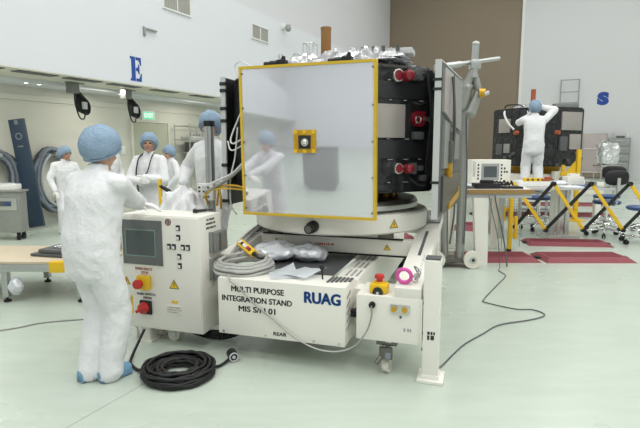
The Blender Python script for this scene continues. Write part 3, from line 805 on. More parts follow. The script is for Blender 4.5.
for i in range(13):
    k = 1 - .035 * (i % 7); zz = .616 + .017 * (i // 3) + .004 * r.random()
    pts = [(-.70 + (.215 * k + r.uniform(-.012, .012)) * math.cos(q * PI / 14), .30 + (.215 * k + r.uniform(-.008, .008)) * math.sin(q * PI / 14), zz + .012 * math.sin(q * PI / 14) + .004 * math.sin(q)) for q in range(28)]
    mb.tube(pts, .0135, 7, closed=True, smooth=False)
mb.tube([(-.87, .36, .66), (-.89, .55, .72), (-.93, .78, .765), (-.95, 1.1, .81), (-.97, 1.5, .86)], .013, 7); mb.tube([(-.84, .42, .65), (-.86, .56, .70), (-.90, .80, .76), (-.92, 1.1, .81), (-.94, 1.5, .86)], .013, 7)
o = mb.build('cable_coil', 'cablegrey', None); tag(o, 'coil of grey cable on the left end of the big white box', 'cable')
def sheet(cx, cy, z, rz, w, h, lb, curl, seed):
    mb = MB(ST); n = 8; r = random.Random(seed); g = []
    F_ = Matrix.Translation((cx, cy, z)) @ Matrix.Rotation(rz, 4, 'Z')
    for i in range(n + 1):
        for j in range(n + 1):
            x, y = (i / n - .5) * w, (j / n - .5) * h
            g.append(mb.bm.verts.new(F_ @ Vector((x, y, .002 + curl * (i / n) ** 3 * (j / n) + .004 * math.sin(5 * i / n + seed)**2))))
    for i in range(n):
        for j in range(n): mb.bm.faces.new((g[i * (n + 1) + j], g[(i + 1) * (n + 1) + j], g[(i + 1) * (n + 1) + j + 1], g[i * (n + 1) + j + 1]))
    bmesh.ops.solidify(mb.bm, geom=mb.bm.faces[:], thickness=.0015)
    o = mb.build('paper_sheet', 'paper'); tag(o, lb, 'paper', 'papers on the stand'); return o


sheet(-.37, .26, .604, .5, .20, .28, 'white paper sheet nearest the yellow pendant, on the big white box', .05, 1)
sheet(-.20, .28, .622, -.35, .21, .26, 'white paper sheet right of the other sheet, towards the black-knobbed lever', .03, 2)
mb = MB(ST); r = random.Random(11)
mb.ball((-.62, .75, .665), (.19, .20, .075), seg=24); mb.ball((-.34, .80, .66), (.16, .16, .065), seg=24)
mb.disp(lambda c, n: n * .035 * noise.noise(c * 14)); mb.bm.normal_update()
o = mb.build('plastic_bag', 'plastic', None, 60); tag(o, 'crumpled clear plastic bag under the crossbar of the stand', 'bag')
mb = MB(ST @ Matrix.Translation((.535, .16, .628)) @ Matrix.Rotation(rise, 4, 'X')); mb.torus((0, 0, .060), .046, .013, Matrix.Rotation(PI / 2, 4, 'X'), 28, 8)
o = mb.build('tape_roll', 'magenta', None, 60); tag(o, 'pink tape roll standing on the near end of the right-hand rail', 'tape')
mb = MB(ST @ Matrix.Translation((.60, .20, .632)) @ Matrix.Rotation(rise, 4, 'X')); mb.use('steel')
for i in range(3): mb.torus((.0 + .012 * i, .01 * i, .03 + .014 * i), .020, .004, Matrix.Rotation(1.1 + .4 * i, 4, 'X') @ Matrix.Rotation(.5 * i, 4, 'Y'), 16, 6)
mb.use('hinge').tube([(0, 0, .02), (.02, .03, .08), (-.01, .05, .095), (.03, .02, .04)], .005, 6)
o = mb.build('shackle', None); tag(o, 'small steel shackle and wire beside the pink tape roll', 'shackle')
# thin cable in front of the box
mb = MB(ST)
mb.tube([(-.68, .03, .585), (-.62, .035, .545), (-.50, .03, .44), (-.36, .034, .34), (-.21, .03, .235), (-.05, .015, .172), (.10, .01, .165), (.22, .03, .205), (.30, .055, .30), (.333, .07, .40), (.335, .07, .488)], .006, 6)
mb.tube([(-.68, .03, .585), (-.70, .05, .612), (-.74, .12, .635)], .006, 6)
o = mb.build('grey_cable', 'tube', None); tag(o, 'thin grey cable looping across the front of the big white box', 'cable')
# ------------------------------------------------------------------ spacecraft
AD = (-.25, 1.45)
mb = MB(ST); mb.use('dsteel').lathe([(0, .99), (.69, .99), (.70, 1.0), (.70, 1.06), (.68, 1.085), (0, 1.085)], (*AD, 0), 96, closed=False)
ad = mb.build('adapter_ring', None, None, 40); tag(ad, 'dark metal adapter ring between the cream turntable and the spacecraft', 'adapter ring')
mb = MB(ST); mb.lathe([(.701, 1.012), (.704, 1.012), (.704, 1.05), (.701, 1.05)], (*AD, 0), 96); mb.build('rim_band', 'steel', ad, 40)
BC = Vector((-.30, 1.55))
SC_ = thing('spacecraft', 'large octagonal black spacecraft on the cream stand, with a mirror-like white panel', 'satellite', (BC.x, BC.y, 1.085), frame=ST)
octa = [(BC.x + .98 * math.cos(math.radians(22.5 + 45 * i)), BC.y + .98 * math.sin(math.radians(22.5 + 45 * i))) for i in range(8)]
mb = MB(ST); mb.prism(octa, 1.165, 2.145)
bmesh.ops.bevel(mb.bm, geom=mb.bm.edges[:], offset=.02, segments=2, affect='EDGES')
mb.build('bus_body', 'mli', SC_)
mb = MB(ST); mb.use('dsteel').cyl((*BC, 1.085), (*BC, 1.17), .535, .555, 48); base = mb.build('payload_cone', None, SC_)
mb = MB(ST)
for i in range(28):
    a = 2 * PI * i / 28; mb.box(.50, .567, -.018, .018, 1.09, 1.155, mtx=Matrix.Translation((*BC, 0)) @ Matrix.Rotation(a, 4, 'Z'))
mb.build('gold_tabs', 'gold', base)
oc2 = [(BC.x + .93 * math.cos(math.radians(22.5 + 45 * i)), BC.y + .93 * math.sin(math.radians(22.5 + 45 * i))) for i in range(8)]
mb = MB(ST); mb.prism(oc2, 2.145, 2.17); mb.build('top_deck', 'dsteel', SC_)
# foil blanket on the deck
def foil_sheet(frame, x0, x1, y0, y1, z, amp, n, seed, name, parent, m='foil', edge=.0):
    mb = MB(frame); g = []
    for i in range(n + 1):
        for j in range(n + 1):
            x, y = x0 + (x1 - x0) * i / n, y0 + (y1 - y0) * j / n
            f = noise.noise(Vector((x * 7 + seed, y * 7, seed))) + .6 * noise.noise(Vector((x * 17, y * 17, seed + 4)))
            b = min(i, j, n - i, n - j) / (n / 2)
            g.append(mb.bm.verts.new((x, y, z + amp * (.5 + .8 * f) * min(1, b * 2.4) + .004)))
    for i in range(n):
        for j in range(n): mb.bm.faces.new((g[i * (n + 1) + j], g[(i + 1) * (n + 1) + j], g[(i + 1) * (n + 1) + j + 1], g[i * (n + 1) + j + 1]))
    bmesh.ops.solidify(mb.bm, geom=mb.bm.faces[:], thickness=.006)
    return mb.build(name, m, parent, 25)


foil_sheet(ST, -.62, .38, .76, 2.1, 2.185, .17, 36, 2., 'foil_blanket', SC_)
foil_sheet(ST, -.12, .42, .85, 1.5, 2.215, .10, 24, 9., 'foil_blanket', SC_)
mb = MB(ST); mb.box(-.10, .42, 1.15, 1.35, 2.285, 2.335, .008, mtx=Matrix.Translation((.1, 1.2, 0)) @ Matrix.Rotation(.0, 4, 'Z') @ Matrix.Translation((-.1, -1.2, 0))); fr = mb.build('upper_tray', 'lgrey', SC_)
for x in (.0, .09, .17, .29): mb = MB(ST); mb.box(x, x + .03, 1.14, 1.15, 2.31, 2.355); mb.build('tray_tab', 'dsteel', fr)
mb = MB(ST); mb.cyl((-.385, 1.4, 2.17), (-.385, 1.4, 2.59), .046, seg=32); an = mb.build('antenna_mast', 'orange', SC_, 40)
mb = MB(ST); mb.cyl((-.385, 1.4, 2.573), (-.385, 1.4, 2.592), .049, seg=32); mb.build('antenna_cap', 'orange', an, 40)
mb = MB(ST)
def loopbox(mb, x0, x1, y0, y1, z0, z1, r):
    for z in (z0, z1): mb.tube([(x0, y0, z), (x1, y0, z), (x1, y1, z), (x0, y1, z)], r, 5, closed=True, smooth=False)
    for x in (x0, x1):
        for y in (y0, y1): mb.tube([(x, y, z0), (x, y, z1)], r, 5, smooth=False)
    for k in (.33, .66): mb.tube([(x0 + (x1 - x0) * k, y0, z0), (x0 + (x1 - x0) * k, y0, z1)], r * .7, 5, smooth=False)


loopbox(mb, -.55, -.46, 1.25, 1.38, 2.33, 2.44, .004); mb.build('wire_cage', 'steel', SC_)
mb = MB(ST); mb.ball((-.30, 1.2, 2.275), (.085, .05, .022)); mb.disp(lambda c, n: n * .015 * noise.noise(c * 25)); mb.build('red_cover', 'dred', SC_, 60)
for x, dx in ((-.60, -.03), (-.56, .03), (-.64, -.02)): mb = MB(ST); mb.cyl((x, .95, 2.17), (x + dx, .95, 2.295), .008); mb.build('deck_fitting', 'steel', SC_)
for x0 in (-.70, -.165):
    mb = MB(ST); mb.cyl((x0, .74, 2.185), (x0 + .05, .74, 2.185), .022); mb.cyl((x0 + .05, .74, 2.187), (x0 + .11, .74, 2.187), .026); mb.box(x0 + .11, x0 + .19, .71, .78, 2.165, 2.215, .008)
    mb.cyl((x0 + .155, .745, 2.21), (x0 + .165, .745, 2.245), .02, .014); mb.box(x0 - .01, x0 + .20, .70, .76, 2.155, 2.168); mb.build('hinge_fitting', 'black', SC_)
# front panel, turned and tilted a little towards the camera side
ST0 = ST; ST = ST @ Matrix.Translation((-.2925, .58, 1.57)) @ Matrix.Rotation(math.radians(-2.5), 4, 'Z') @ Matrix.Rotation(math.radians(1.8), 4, 'X') @ Matrix.Translation((.2925, -.58, -1.57))
pp = (-.84, .255, .99, 2.147)
mb = MB(ST); mb.box(pp[0], pp[1], .562, .60, pp[2], pp[3], .002); fp = mb.build('front_panel', 'film', SC_, label='mirror-like white protective panel with a yellow edge')
mb = MB(ST); w = .016
for a in ((pp[0] - .004, pp[0] + w, pp[2] - .004, pp[3] + .004), (pp[1] - w, pp[1] + .004, pp[2] - .004, pp[3] + .004), (pp[0] + w, pp[1] - w, pp[2] - .004, pp[2] + w), (pp[0] + w, pp[1] - w, pp[3] - w, pp[3] + .004)): mb.box(a[0], a[1], .556, .604, a[2], a[3])
mb.build('edge_trim', 'yelline', fp, 0)
for x in (pp[0] + .022, pp[1] - .022):
    for i in range(5): z = pp[2] + .05 + (pp[3] - pp[2] - .1) * i / 4; mb = MB(ST); mb.cyl((x, .562, z), (x, .554, z), .007, seg=8); mb.build('screw', 'dsteel', fp)
mb = MB(ST); mb.box(-.386, -.206, .548, .562, 1.487, 1.66, .002); pa = mb.build('patch_antenna', 'gold', fp)
for x, z in ((-.37, 1.50), (-.222, 1.50), (-.37, 1.645), (-.222, 1.645), (-.296, 1.50), (-.296, 1.645)): mb = MB(ST); mb.box(x - .014, x + .014, .544, .548, z - .014, z + .014); mb.build('tape_tab', 'yellow', pa)
mb = MB(ST); mb.prism([(-.048, -.05), (.048, -.05), (.052, .05), (-.05, .052)], 0, .006, mtx=Matrix.Translation((-.294, .548, 1.568)) @ FRONT); pd = mb.build('antenna_aperture', 'ink', pa)
mb = MB(ST); mb.ball((-.290, .540, 1.567), .024); mb.cyl((-.29, .547, 1.567), (-.29, .535, 1.567), .034, .03); mb.build('aperture_lens', 'chrome', pd)
for x in (-.75, -.3, .15):
    for z in (1.25, 1.95): mb = MB(ST); mb.box(x - .03, x + .03, .60, .68 + max(0, abs(x + .3) - .35) * 1.0, z - .03, z + .03); mb.build('panel_bracket', 'dsteel', fp)
ST = ST0
# right front facet
FF = ST @ fz(Vector((octa[5][0], octa[5][1], 0)), (1, 1, 0)) if False else ST @ fz(Vector((.075, .645, 0)), (1, 1, 0))
def fb(x0, x1, z0, z1, d0, d1, bev=.0, m='mlis', name='blanket_panel', par=None, sm=30):
    mb = MB(FF); mb.box(x0, x1, z0, z1, d0, d1, bev); return mb.build(name, m, par or SC_, sm)


fb(.05, .66, 1.905, 2.03, -.01, .012, .004); fb(.05, .68, 1.44, 1.585, -.01, .012, .004); fb(.05, .40, 1.19, 1.235, -.01, .010, .004)
rd = fb(.14, .446, 1.602, 1.86, -.01, .022, .003, 'radiator', 'radiator_plate'); rd['label'] = 'grey brown radiator plate'
fb(.448, .505, 1.602, 1.86, -.01, .012, .003)
def capped(x, z, dx, r, name='instrument'):
    mb = MB(FF); mb.cyl((x, z, -.01), (x, z, .05), r * 1.15, seg=24); mb.torus((x, z, .05), r * .98, r * .16, seg=24, sec=8); i_ = mb.build(name, 'steel', SC_)
    mb = MB(FF); mb.cyl((x, z, .045), (x, z, .055), r * .9, seg=24); mb.build('aperture', 'dred', i_)
    mb = MB(FF); mb.cyl((x + dx, z - .004, .05), (x + dx, z, .11), r * 1.0, r * .92, seg=24); mb.ball((x + dx, z, .11), (r * .92, r * .92, r * .3)); mb.build('red_cap', 'dred', i_, 40)


capped(.355, 2.075, .065, .044); capped(.375, 1.362, .07, .038)
mb = MB(FF); mb.cyl((.53, 2.11, -.01), (.53, 2.11, .06), .055, .048, 20); mb.box(.49, .60, 2.05, 2.08, -.01, .05, .006); mb.box(.565, .62, 2.10, 2.15, -.01, .06, .006); i_ = mb.build('sensor', 'dark', SC_)
mb = MB(FF); mb.cyl((.60, 2.135, .06), (.60, 2.135, .075), .014); mb.cyl((.53, 2.11, .06), (.53, 2.11, .068), .03); mb.box(.57, .585, 2.05, 2.06, .05, .056); mb.build('sensor_screws', 'steel', i_)
mb = MB(FF); mb.cyl((.575, 1.75, -.01), (.575, 1.75, .05), .062, .058, 24); mb.box(.535, .62, 1.79, 1.81, -.01, .055); i_ = mb.build('detector', 'dred', SC_)
mb = MB(FF); mb.torus((.555, 1.745, .05), .026, .007, seg=18, sec=6); mb.box(.60, .66, 1.735, 1.765, .01, .06, .008); mb.cyl((.66, 1.75, .04), (.72, 1.745, .04), .022); mb.build('detector_mount', 'steel', i_)
mb = MB(FF); mb.cyl((.70, 1.745, .04), (.735, 1.745, .04), .03); mb.build('red_cap', 'dred', i_)
for x, z, w_, h_ in ((.57, 1.62, .09, .06), (.53, 1.36, .05, .09), (.60, 1.36, .045, .04), (.63, 1.28, .05, .05)): fb(x - w_ / 2, x + w_ / 2, z - h_ / 2, z + h_ / 2, -.01, .05, .008, 'dark', 'electronics_box')
r = random.Random(3); mb = MB(FF)
for i in range(7):
    x = .66 + .01 * i; mb.tube([(x, 2.1 - .05 * i, .02), (x + .03 * r.random(), 1.8, .05 + .03 * r.random()), (x - .02 * r.random(), 1.5, .05), (x, 1.25, .02)], .011, 6)
mb.tube([(.50, 1.28, .02), (.55, 1.24, .05), (.62, 1.23, .05), (.70, 1.27, .02)], .012, 6); mb.tube([(.52, 1.88, .02), (.58, 1.86, .05), (.66, 1.89, .03)], .010, 6)
mb.build('black_cables', 'black', SC_, 60)
mb = MB(FF); r = random.Random(4)
for i in range(26): x, z = r.choice([.14, .3, .46, .60]) + r.uniform(-.02, .02), r.choice([1.43, 1.59, 1.89, 2.04, 1.25, 2.17]); mb.box(x, x + .012, z, z + .005, .0, .025)
mb.build('bright_clips', 'lgrey', SC_)
# right-hand deployed panel
RP = ST @ fz(Vector((.68, .84, 0)), (.15, 1.725, 0))      # x away from the viewer along the panel, z to the right
mb = MB(RP); mb.box(.0, 1.15, .985, 2.165, -.028, .0); rp = mb.build('side_panel', 'dark', SC_, 0, label='deployed side panel seen edge on')
mb = MB(RP); mb.box(-.016, .0, .975, 2.175, -.042, .004); mb.box(0, 1.15, 2.165, 2.175, -.04, .004); mb.build('panel_edge', 'lgrey', rp, 0)
for z in (1.25, 1.95, 2.02): mb = MB(RP); mb.box(-.02, .02, z, z + .02, -.055, .008); mb.build('edge_clamp', 'ink', rp, 0)
def rpoly(pts, m, d=.02, nm='panel_plate'):
    mb = MB(RP); mb.prism(pts, .0, d); return mb.build(nm, m, rp, 0)


rpoly([(.08, 1.80), (.08, 2.13), (.50, 2.13), (.50, 1.74)], 'radiator'); rpoly([(.58, 1.72), (.58, 2.13), (1.08, 2.13), (1.08, 1.68)], 'tube')
rpoly([(.14, 1.36), (.14, 1.74), (.38, 1.72), (.38, 1.36)], 'tube'); rpoly([(.58, 1.42), (.58, 1.66), (1.0, 1.64), (1.0, 1.42)], 'hinge')
rpoly([(.14, 1.02), (.14, 1.30), (1.05, 1.30), (1.05, 1.12)], 'dsteel'); rpoly([(.50, 1.0), (.50, 1.07), (1.12, 1.16), (1.12, 1.06)], 'gold')
mb = MB(RP); mb.tube([(.42, 2.1, .03), (.44, 1.7, .05), (.42, 1.3, .04)], .012, 6); mb.box(.36, .42, 1.40, 1.58, .0, .05, .006); mb.build('panel_fittings', 'dsteel', rp)
mb = MB(RP); mb.box(.37, .41, 1.28, 1.40, .0, .05, .006); mb.build('gold_fitting', 'gold', rp)
for z in (1.3, 2.0): mb = MB(ST); mb.cyl((.60, 1.3, z), (.70, 1.3, z), .016); mb.build('panel_strut', 'steel', rp); mb = MB(ST); mb.cyl((.60, 1.75, z), (.74, 1.75, z), .016); mb.build('panel_strut', 'steel', rp)
# left-hand panel
mb = MB(ST); mb.box(-1.275, -1.245, 1.10, 2.0, .995, 2.15); lp = mb.build('side_panel', 'mlis', SC_, 0, label='black side panel left of the mirror panel')
mb = MB(ST); mb.box(-1.285, -1.24, 1.08, 1.10, .985, 2.155); mb.build('panel_edge', 'lgrey', lp, 0)
for z in (1.02, 1.35, 1.75, 1.86, 2.02, 2.08): mb = MB(ST); mb.box(-1.29, -1.235, 1.074, 1.09, z, z + .03); mb.build('edge_clamp', 'ink', lp, 0)
for a, b in ((1.3, 1.3), (1.7, 1.9), (1.7, 1.3)): mb = MB(ST); mb.box(-1.245, -1.19, a, a + .06, b, b + .06); mb.build('panel_strut', 'steel', lp)
# cable harness on the left side
for m_, p_, r_ in (
    ('cabwhite', [(-.95, .9, 1.62), (-1.08, .92, 1.56), (-1.14, .98, 1.60), (-1.10, 1.02, 1.74), (-1.05, 1.04, 1.86)], .008),
    ('cabwhite', [(-.93, .88, 1.57), (-1.10, .92, 1.50), (-1.17, .98, 1.58)], .007),
    ('tube', [(-.92, .86, 1.40), (-1.10, .85, 1.26), (-1.30, .92, 1.16), (-1.42, 1.0, 1.12)], .014),
    ('cabwhite', [(-.92, .86, 1.44), (-1.08, .87, 1.30), (-1.32, .90, 1.20), (-1.44, 1.0, 1.15)], .010),
    ('gold', [(-.90, .84, 1.17), (-1.05, .84, 1.20), (-1.22, .90, 1.18), (-1.40, .98, 1.12), (-1.43, 1.05, 1.0)], .010),
    ('yelline', [(-.90, .84, 1.16), (-1.10, .86, 1.17), (-1.30, .92, 1.15), (-1.46, 1.02, 1.06)], .009),
    ('cabwhite', [(-1.02, .88, 1.7), (-1.04, .86, 1.45), (-1.10, .88, 1.25), (-1.12, .92, 1.02), (-1.08, .95, .93)], .007),
    ('cabwhite', [(-1.10, 1.06, 2.15), (-1.12, 1.05, 2.24), (-1.04, 1.02, 2.27), (-.90, .95, 2.20)], .005),
):
    mb = MB(ST); mb.tube(p_, r_, 6); mb.build('harness_cable', m_, SC_, 60)
# aluminium post left of the spacecraft with connector box
# post
t_ = thing('aluminium_post', 'upright aluminium post with a black end cap in front of the tall worker', 'post', (-1.62, 1.45, 0), frame=ST)
mb = MB(ST); mb.box(-1.655, -1.585, 1.415, 1.485, .02, 1.735, .004); p_ = mb.build('profile', 'alu', t_)
mb = MB(ST); mb.box(-1.628, -1.612, 1.412, 1.416, .1, 1.73); mb.box(-1.588, -1.584, 1.44, 1.46, .1, 1.73); mb.build('slot', 'grey', p_)
mb = MB(ST); mb.box(-1.66, -1.58, 1.41, 1.49, 1.735, 1.79, .004); mb.build('end_cap', 'black', t_)
mb = MB(ST); mb.box(-1.80, -1.44, 1.29, 1.61, .0, .022, .004); mb.build('base_plate', 'alu', t_)
mb = MB(ST); mb.box(-1.72, -1.54, 1.35, 1.415, 1.0, 1.17, .01); jb = mb.build('junction_box', 'white2', t_)
mb = MB(ST)
for x in (-1.69, -1.64, -1.59):
    for z in (1.04, 1.09, 1.13): mb.cyl((x, 1.35, z), (x, 1.335, z), .009)
mb.build('sockets', 'ink', jb)
mb = MB(ST); mb.tube([(-1.52, 1.38, 1.15), (-1.48, 1.34, 1.08), (-1.49, 1.33, .95)], .012); mb.tube([(-1.50, 1.40, 1.13), (-1.46, 1.36, 1.02), (-1.46, 1.36, .92)], .012); mb.build('yellow_leads', 'gold', jb)
# tools on the cabinet top
def tool(x, y, rz, lb, m='ink'):
    f = CF @ Matrix.Translation((x, y, 1.022)) @ Matrix.Rotation(rz, 4, 'Z'); mb = MB(f)
    mb.cyl((-.07, 0, .012), (.03, 0, .012), .011); mb.cyl((.03, 0, .012), (.09, 0, .012), .005); mb.box(-.08, -.05, -.013, .013, 0, .026, .004)
    o = mb.build('hand_tool', m); tag(o, lb, 'tool', 'tools on the cabinet')


tool(.50, .27, 2.2, 'black-handled hand tool lying on the cabinet top, left of the other'); tool(.56, .28, 1.0, 'black-handled hand tool lying on the cabinet top, nearer its right end')
# black cable coil on the floor
r = random.Random(8); mb = MB()
CC = Vector((-.955, 3.28))
for i in range(20):
    k = .93 - .5 * (r.random() ** 1.6); zz = .014 + .0028 * i * (1.1 - .3 * abs(k - .75)); ox, oy = r.uniform(-.018, .018), r.uniform(-.018, .018)
    mb.tube([(CC.x + ox + .25 * k * math.cos(q * PI / 16), CC.y + oy + .25 * k * math.sin(q * PI / 16), zz + .01 * math.sin(q * .8 + i) ** 2) for q in range(32)], .0105, 7, closed=True, smooth=False)
mb.tube([(CC.x + .2, CC.y + .05, .03), (-.70, 3.40, .014), (-.66, 3.47, .02), (-.64, 3.51, .03)], .0105, 7)
mb.tube([(CC.x - .23, CC.y - .0, .03), (-1.26, 3.34, .014), (-1.34, 3.44, .014), (-1.37, 3.56, .02), (-1.38, 3.72, .06), (-1.36, 3.80, .13)], .0105, 7)
o = mb.build('power_cable', 'black', None, 60); tag(o, 'coil of black power cable on the floor in front of the control cabinet', 'cable')
mb = MB(Matrix.Translation((-.63, 3.52, .0)) @ Matrix.Rotation(.4, 4, 'Z')); mb.use('black').cyl((0, -.035, .038), (0, .05, .038), .036, .036, 20); mb.use('lgrey').torus((0, -.037, .038), .030, .005, Matrix.Rotation(PI / 2, 4, 'X'), 20, 6); mb.use('lgrey').cyl((0, -.04, .038), (0, -.034, .038), .012)
mb.build('plug', None, o)
# long thin cable on the floor at right
mb = MB(); Z = .008
pts = [(.80, 3.47, .30), (.815, 3.46, .12), (.825, 3.42, Z), (.84, 3.39, Z), (.98, 3.6, Z), (1.13, 3.81, Z), (1.34, 4.03, Z), (1.55, 4.24, Z), (1.87, 4.37, Z), (2.03, 4.47, Z), (2.06, 4.56, Z), (2.0, 4.66, Z), (1.85, 4.68, Z), (1.64, 4.88, Z), (1.66, 5.0, Z), (1.95, 5.49, Z), (2.21, 5.93, Z), (2.22, 6.18, Z), (2.30, 6.38, Z), (2.31, 6.44, .12), (2.28, 6.46, .40), (2.20, 6.465, .70), (2.15, 6.47, .92)]
mb.tube(pts, .0055, 6); o = mb.build('floor_cable', 'dark', None, 60); tag(o, 'thin dark cable snaking over the green floor from the stand leg to the far table', 'cable')
mb = MB(); mb.tube([(2.40, 6.40, Z), (2.36, 6.45, .35), (2.25, 6.465, .80), (2.23, 6.47, .92)], .009, 6); o = mb.build('hanging_cable', 'dark', None, 60); tag(o, 'short dark cable hanging from the far table beside the longer one', 'cable')
mb = MB(); mb.tube([(-3.6, 3.7, Z), (-2.68, 4.11, Z), (-2.44, 4.29, Z), (-2.15, 4.38, Z), (-1.9, 4.42, Z), (-1.60, 4.25, Z), (-1.45, 3.9, Z)], .007, 6); o = mb.build('floor_cable', 'tube', None, 60); tag(o, 'thin grey cable on the floor behind the worker in front, from the left edge', 'cable')
# boom support stand behind the spacecraft
BX = thing('boom_support_stand', 'tall grey wheeled support stand with a silver boom tube, right of the spacecraft', 'stand', (1.75, 6.45, 0))
def at(x, y, z): return Vector((x, y, z))


mb = MB(); mb.cyl((1.80, 6.45, .06), (1.79, 6.45, 2.35), .056, seg=20); mb.build('column', 'tube', BX)
mb = MB(); mb.cyl((1.62, 6.5, .06), (1.56, 6.5, 1.75), .050, seg=20); mb.build('column', 'tube', BX)
mb = MB(); mb.box(1.45, 2.0, 6.36, 6.6, .07, .12, .01); mb.box(1.55, 1.75, 6.40, 6.55, .95, 1.05, .01); mb.build('base_frame', 'dsteel', BX)
for x in (1.93, 1.47):
    mb = MB(); mb.use('cream').cyl((x, 6.30, .115), (x, 6.35, .115), .112, seg=28); mb.use('steel').cyl((x, 6.29, .115), (x, 6.36, .115), .045, seg=16); mb.use('ink').cyl((x, 6.285, .115), (x, 6.29, .115), .02); mb.build('wheel', None, BX)
mb = MB(); mb.use('cream').cyl((1.7, 6.62, .09), (1.7, 6.67, .09), .088, seg=24); mb.build('wheel', None, BX)
mb = MB(); mb.cyl((1.40, 6.3, 2.48), (2.19, 6.42, 2.60), .026, seg=16); mb.cyl((1.38, 6.3, 2.475), (1.70, 6.34, 2.52), .040, seg=16); mb.build('boom_tube', 'alu', BX)
mb = MB(); mb.cyl((1.86, 6.33, 2.36), (1.87, 6.33, 2.74), .042, seg=18); mb.box(1.81, 1.93, 6.28, 6.40, 2.46, 2.57, .012); cl = mb.build('boom_post', 'alu', BX)
mb = MB(); mb.ball((1.87, 6.33, 2.76), (.045, .045, .03)); mb.build('post_cap', 'lgrey', cl)
mb = MB(); mb.cap((1.78, 6.38, 2.25), (1.84, 6.35, 2.42), .055, .04); mb.cap((1.75, 6.43, 2.05), (1.80, 6.38, 2.25), .09, .07); mb.cap((1.88, 6.38, 2.38), (1.94, 6.38, 2.2), .045, .05); mb.cap((1.94, 6.38, 2.2), (1.86, 6.40, 1.95), .05, .07); mb.cap((1.80, 6.44, 2.0), (1.79, 6.44, 1.6), .06, .05)
mb.disp(lambda c, n: n * .016 * noise.noise(c * 18)); mb.build('wrapped_joint', 'tube', BX, 60)
mb = MB(); mb.cyl((1.93, 6.32, 2.18), (2.0, 6.30, 2.18), .055, .05); kn = mb.build('gold_clamp', 'gold', BX); mb = MB(); mb.cyl((1.98, 6.27, 2.16), (2.03, 6.26, 2.18), .025); mb.build('clamp_knob', 'lgrey', kn)
mb = MB(); mb.tube([(1.56, 6.42, 1.7), (1.64, 6.38, 1.3), (1.70, 6.40, .8), (1.66, 6.42, .3)], .012); mb.tube([(1.80, 6.38, 1.9), (1.83, 6.37, 1.2), (1.83, 6.38, .3)], .010); mb.build('tie_cords', 'dark', BX)
# ------------------------------------------------------------------ left side furniture
t_ = thing('steel_cart', 'brushed steel equipment cart at the left edge with a tray of papers on top', 'cart', (-5.15, 8.6, 0))
mb = MB(); mb.box(-5.75, -4.92, 8.3, 8.52, .13, .80, .012); mb.box(-5.78, -4.89, 8.27, 8.55, .80, .83, .006); mb.build('body', 'tube', t_)
mb = MB(); mb.box(-5.50, -4.96, 8.285, 8.30, .50, .70, .004); d_ = mb.build('drawer', 'steel', t_); mb = MB(); mb.box(-5.30, -5.05, 8.27, 8.288, .57, .65, .004); mb.build('drawer_window', 'dark', d_)
mb = MB(); mb.box(-5.14, -5.06, 8.262, 8.272, .585, .64, .004); mb.build('drawer_label', 'seatblue', d_)
for x in (-4.99, -5.68):
    for y in (8.34, 8.48): mb = MB(); mb.cyl((x - .015, y, .05), (x + .015, y, .05), .05, seg=16); mb.box(x - .025, x + .025, y - .02, y + .02, .06, .135); mb.build('caster', 'black', t_)
mb = MB(Matrix.Translation((-5.25, 8.42, .832)) @ Matrix.Rotation(.1, 4, 'Z')); mb.box(-.25, .25, -.11, .11, 0, .09, .012); tb = mb.build('plastic_tray', 'white2'); tag(tb, 'white plastic tray on top of the steel cart', 'tray')
mb = MB(tb.matrix_world @ Matrix.Translation((0, 0, .09)) @ Matrix.Rotation(.1, 4, 'Z')); mb.box(-.20, .18, -.09, .09, 0, .012, .002); mb.box(.03, .16, -.07, .06, .012, .018); mb.build('grey_sheets', 'lgrey', tb)

t_ = thing('low_bench', 'low tan-topped bench on an aluminium frame with a yellow tape band, at the left edge', 'bench', (-2.85, 5.2, 0))
mb = MB(); mb.box(-4.0, -2.10, 4.92, 5.75, .385, .41, .004); mb.build('bench_top', 'wood', t_)
mb = MB(); mb.box(-4.0, -2.10, 4.90, 4.96, .31, .385, .004); mb.box(-4.0, -2.10, 4.894, 4.90, .335, .345); mb.box(-4.0, -2.10, 5.70, 5.75, .31, .385, .004); mb.build('frame_rail', 'alu', t_)
mb = MB(); mb.box(-2.66, -2.46, 4.888, 4.97, .305, .412, .003); mb.build('yellow_tape', 'yellow', t_)
for x in (-3.12, -2.38):
    for y in (4.94, 5.70):
        mb = MB(); mb.box(x - .03, x + .03, y - .03, y + .03, .05, .31, .003); l_ = mb.build('leg', 'alu', t_); mb = MB(); mb.cyl((x, y, 0), (x, y, .02), .035); mb.cyl((x, y, .02), (x, y, .05), .012); mb.build('foot', 'black', l_)
mb = MB(); mb.ball((-3.02, 4.93, .16), (.07, .06, .09)); mb.disp(lambda c, n: n * .01 * noise.noise(c * 20)); mb.build('foil_wrap', 'plastic', t_)
def bagpile(x, y, z, w, d, h, m, lb, sd, nm='folded_bag', c='bag'):
    mb = MB(); mb.ball((x, y, z + h / 2), (w / 2, d / 2, h / 2), seg=24)
    for v in mb.bm.verts:
        v.co.z = max(z, v.co.z + .25 * h * noise.noise(v.co * 9 + Vector((sd, 0, 0)))); v.co.x += .04 * noise.noise(v.co * 6 + Vector((0, sd, 0)))
    o = mb.build(nm, m, None, 60); return tag(o, lb, c)


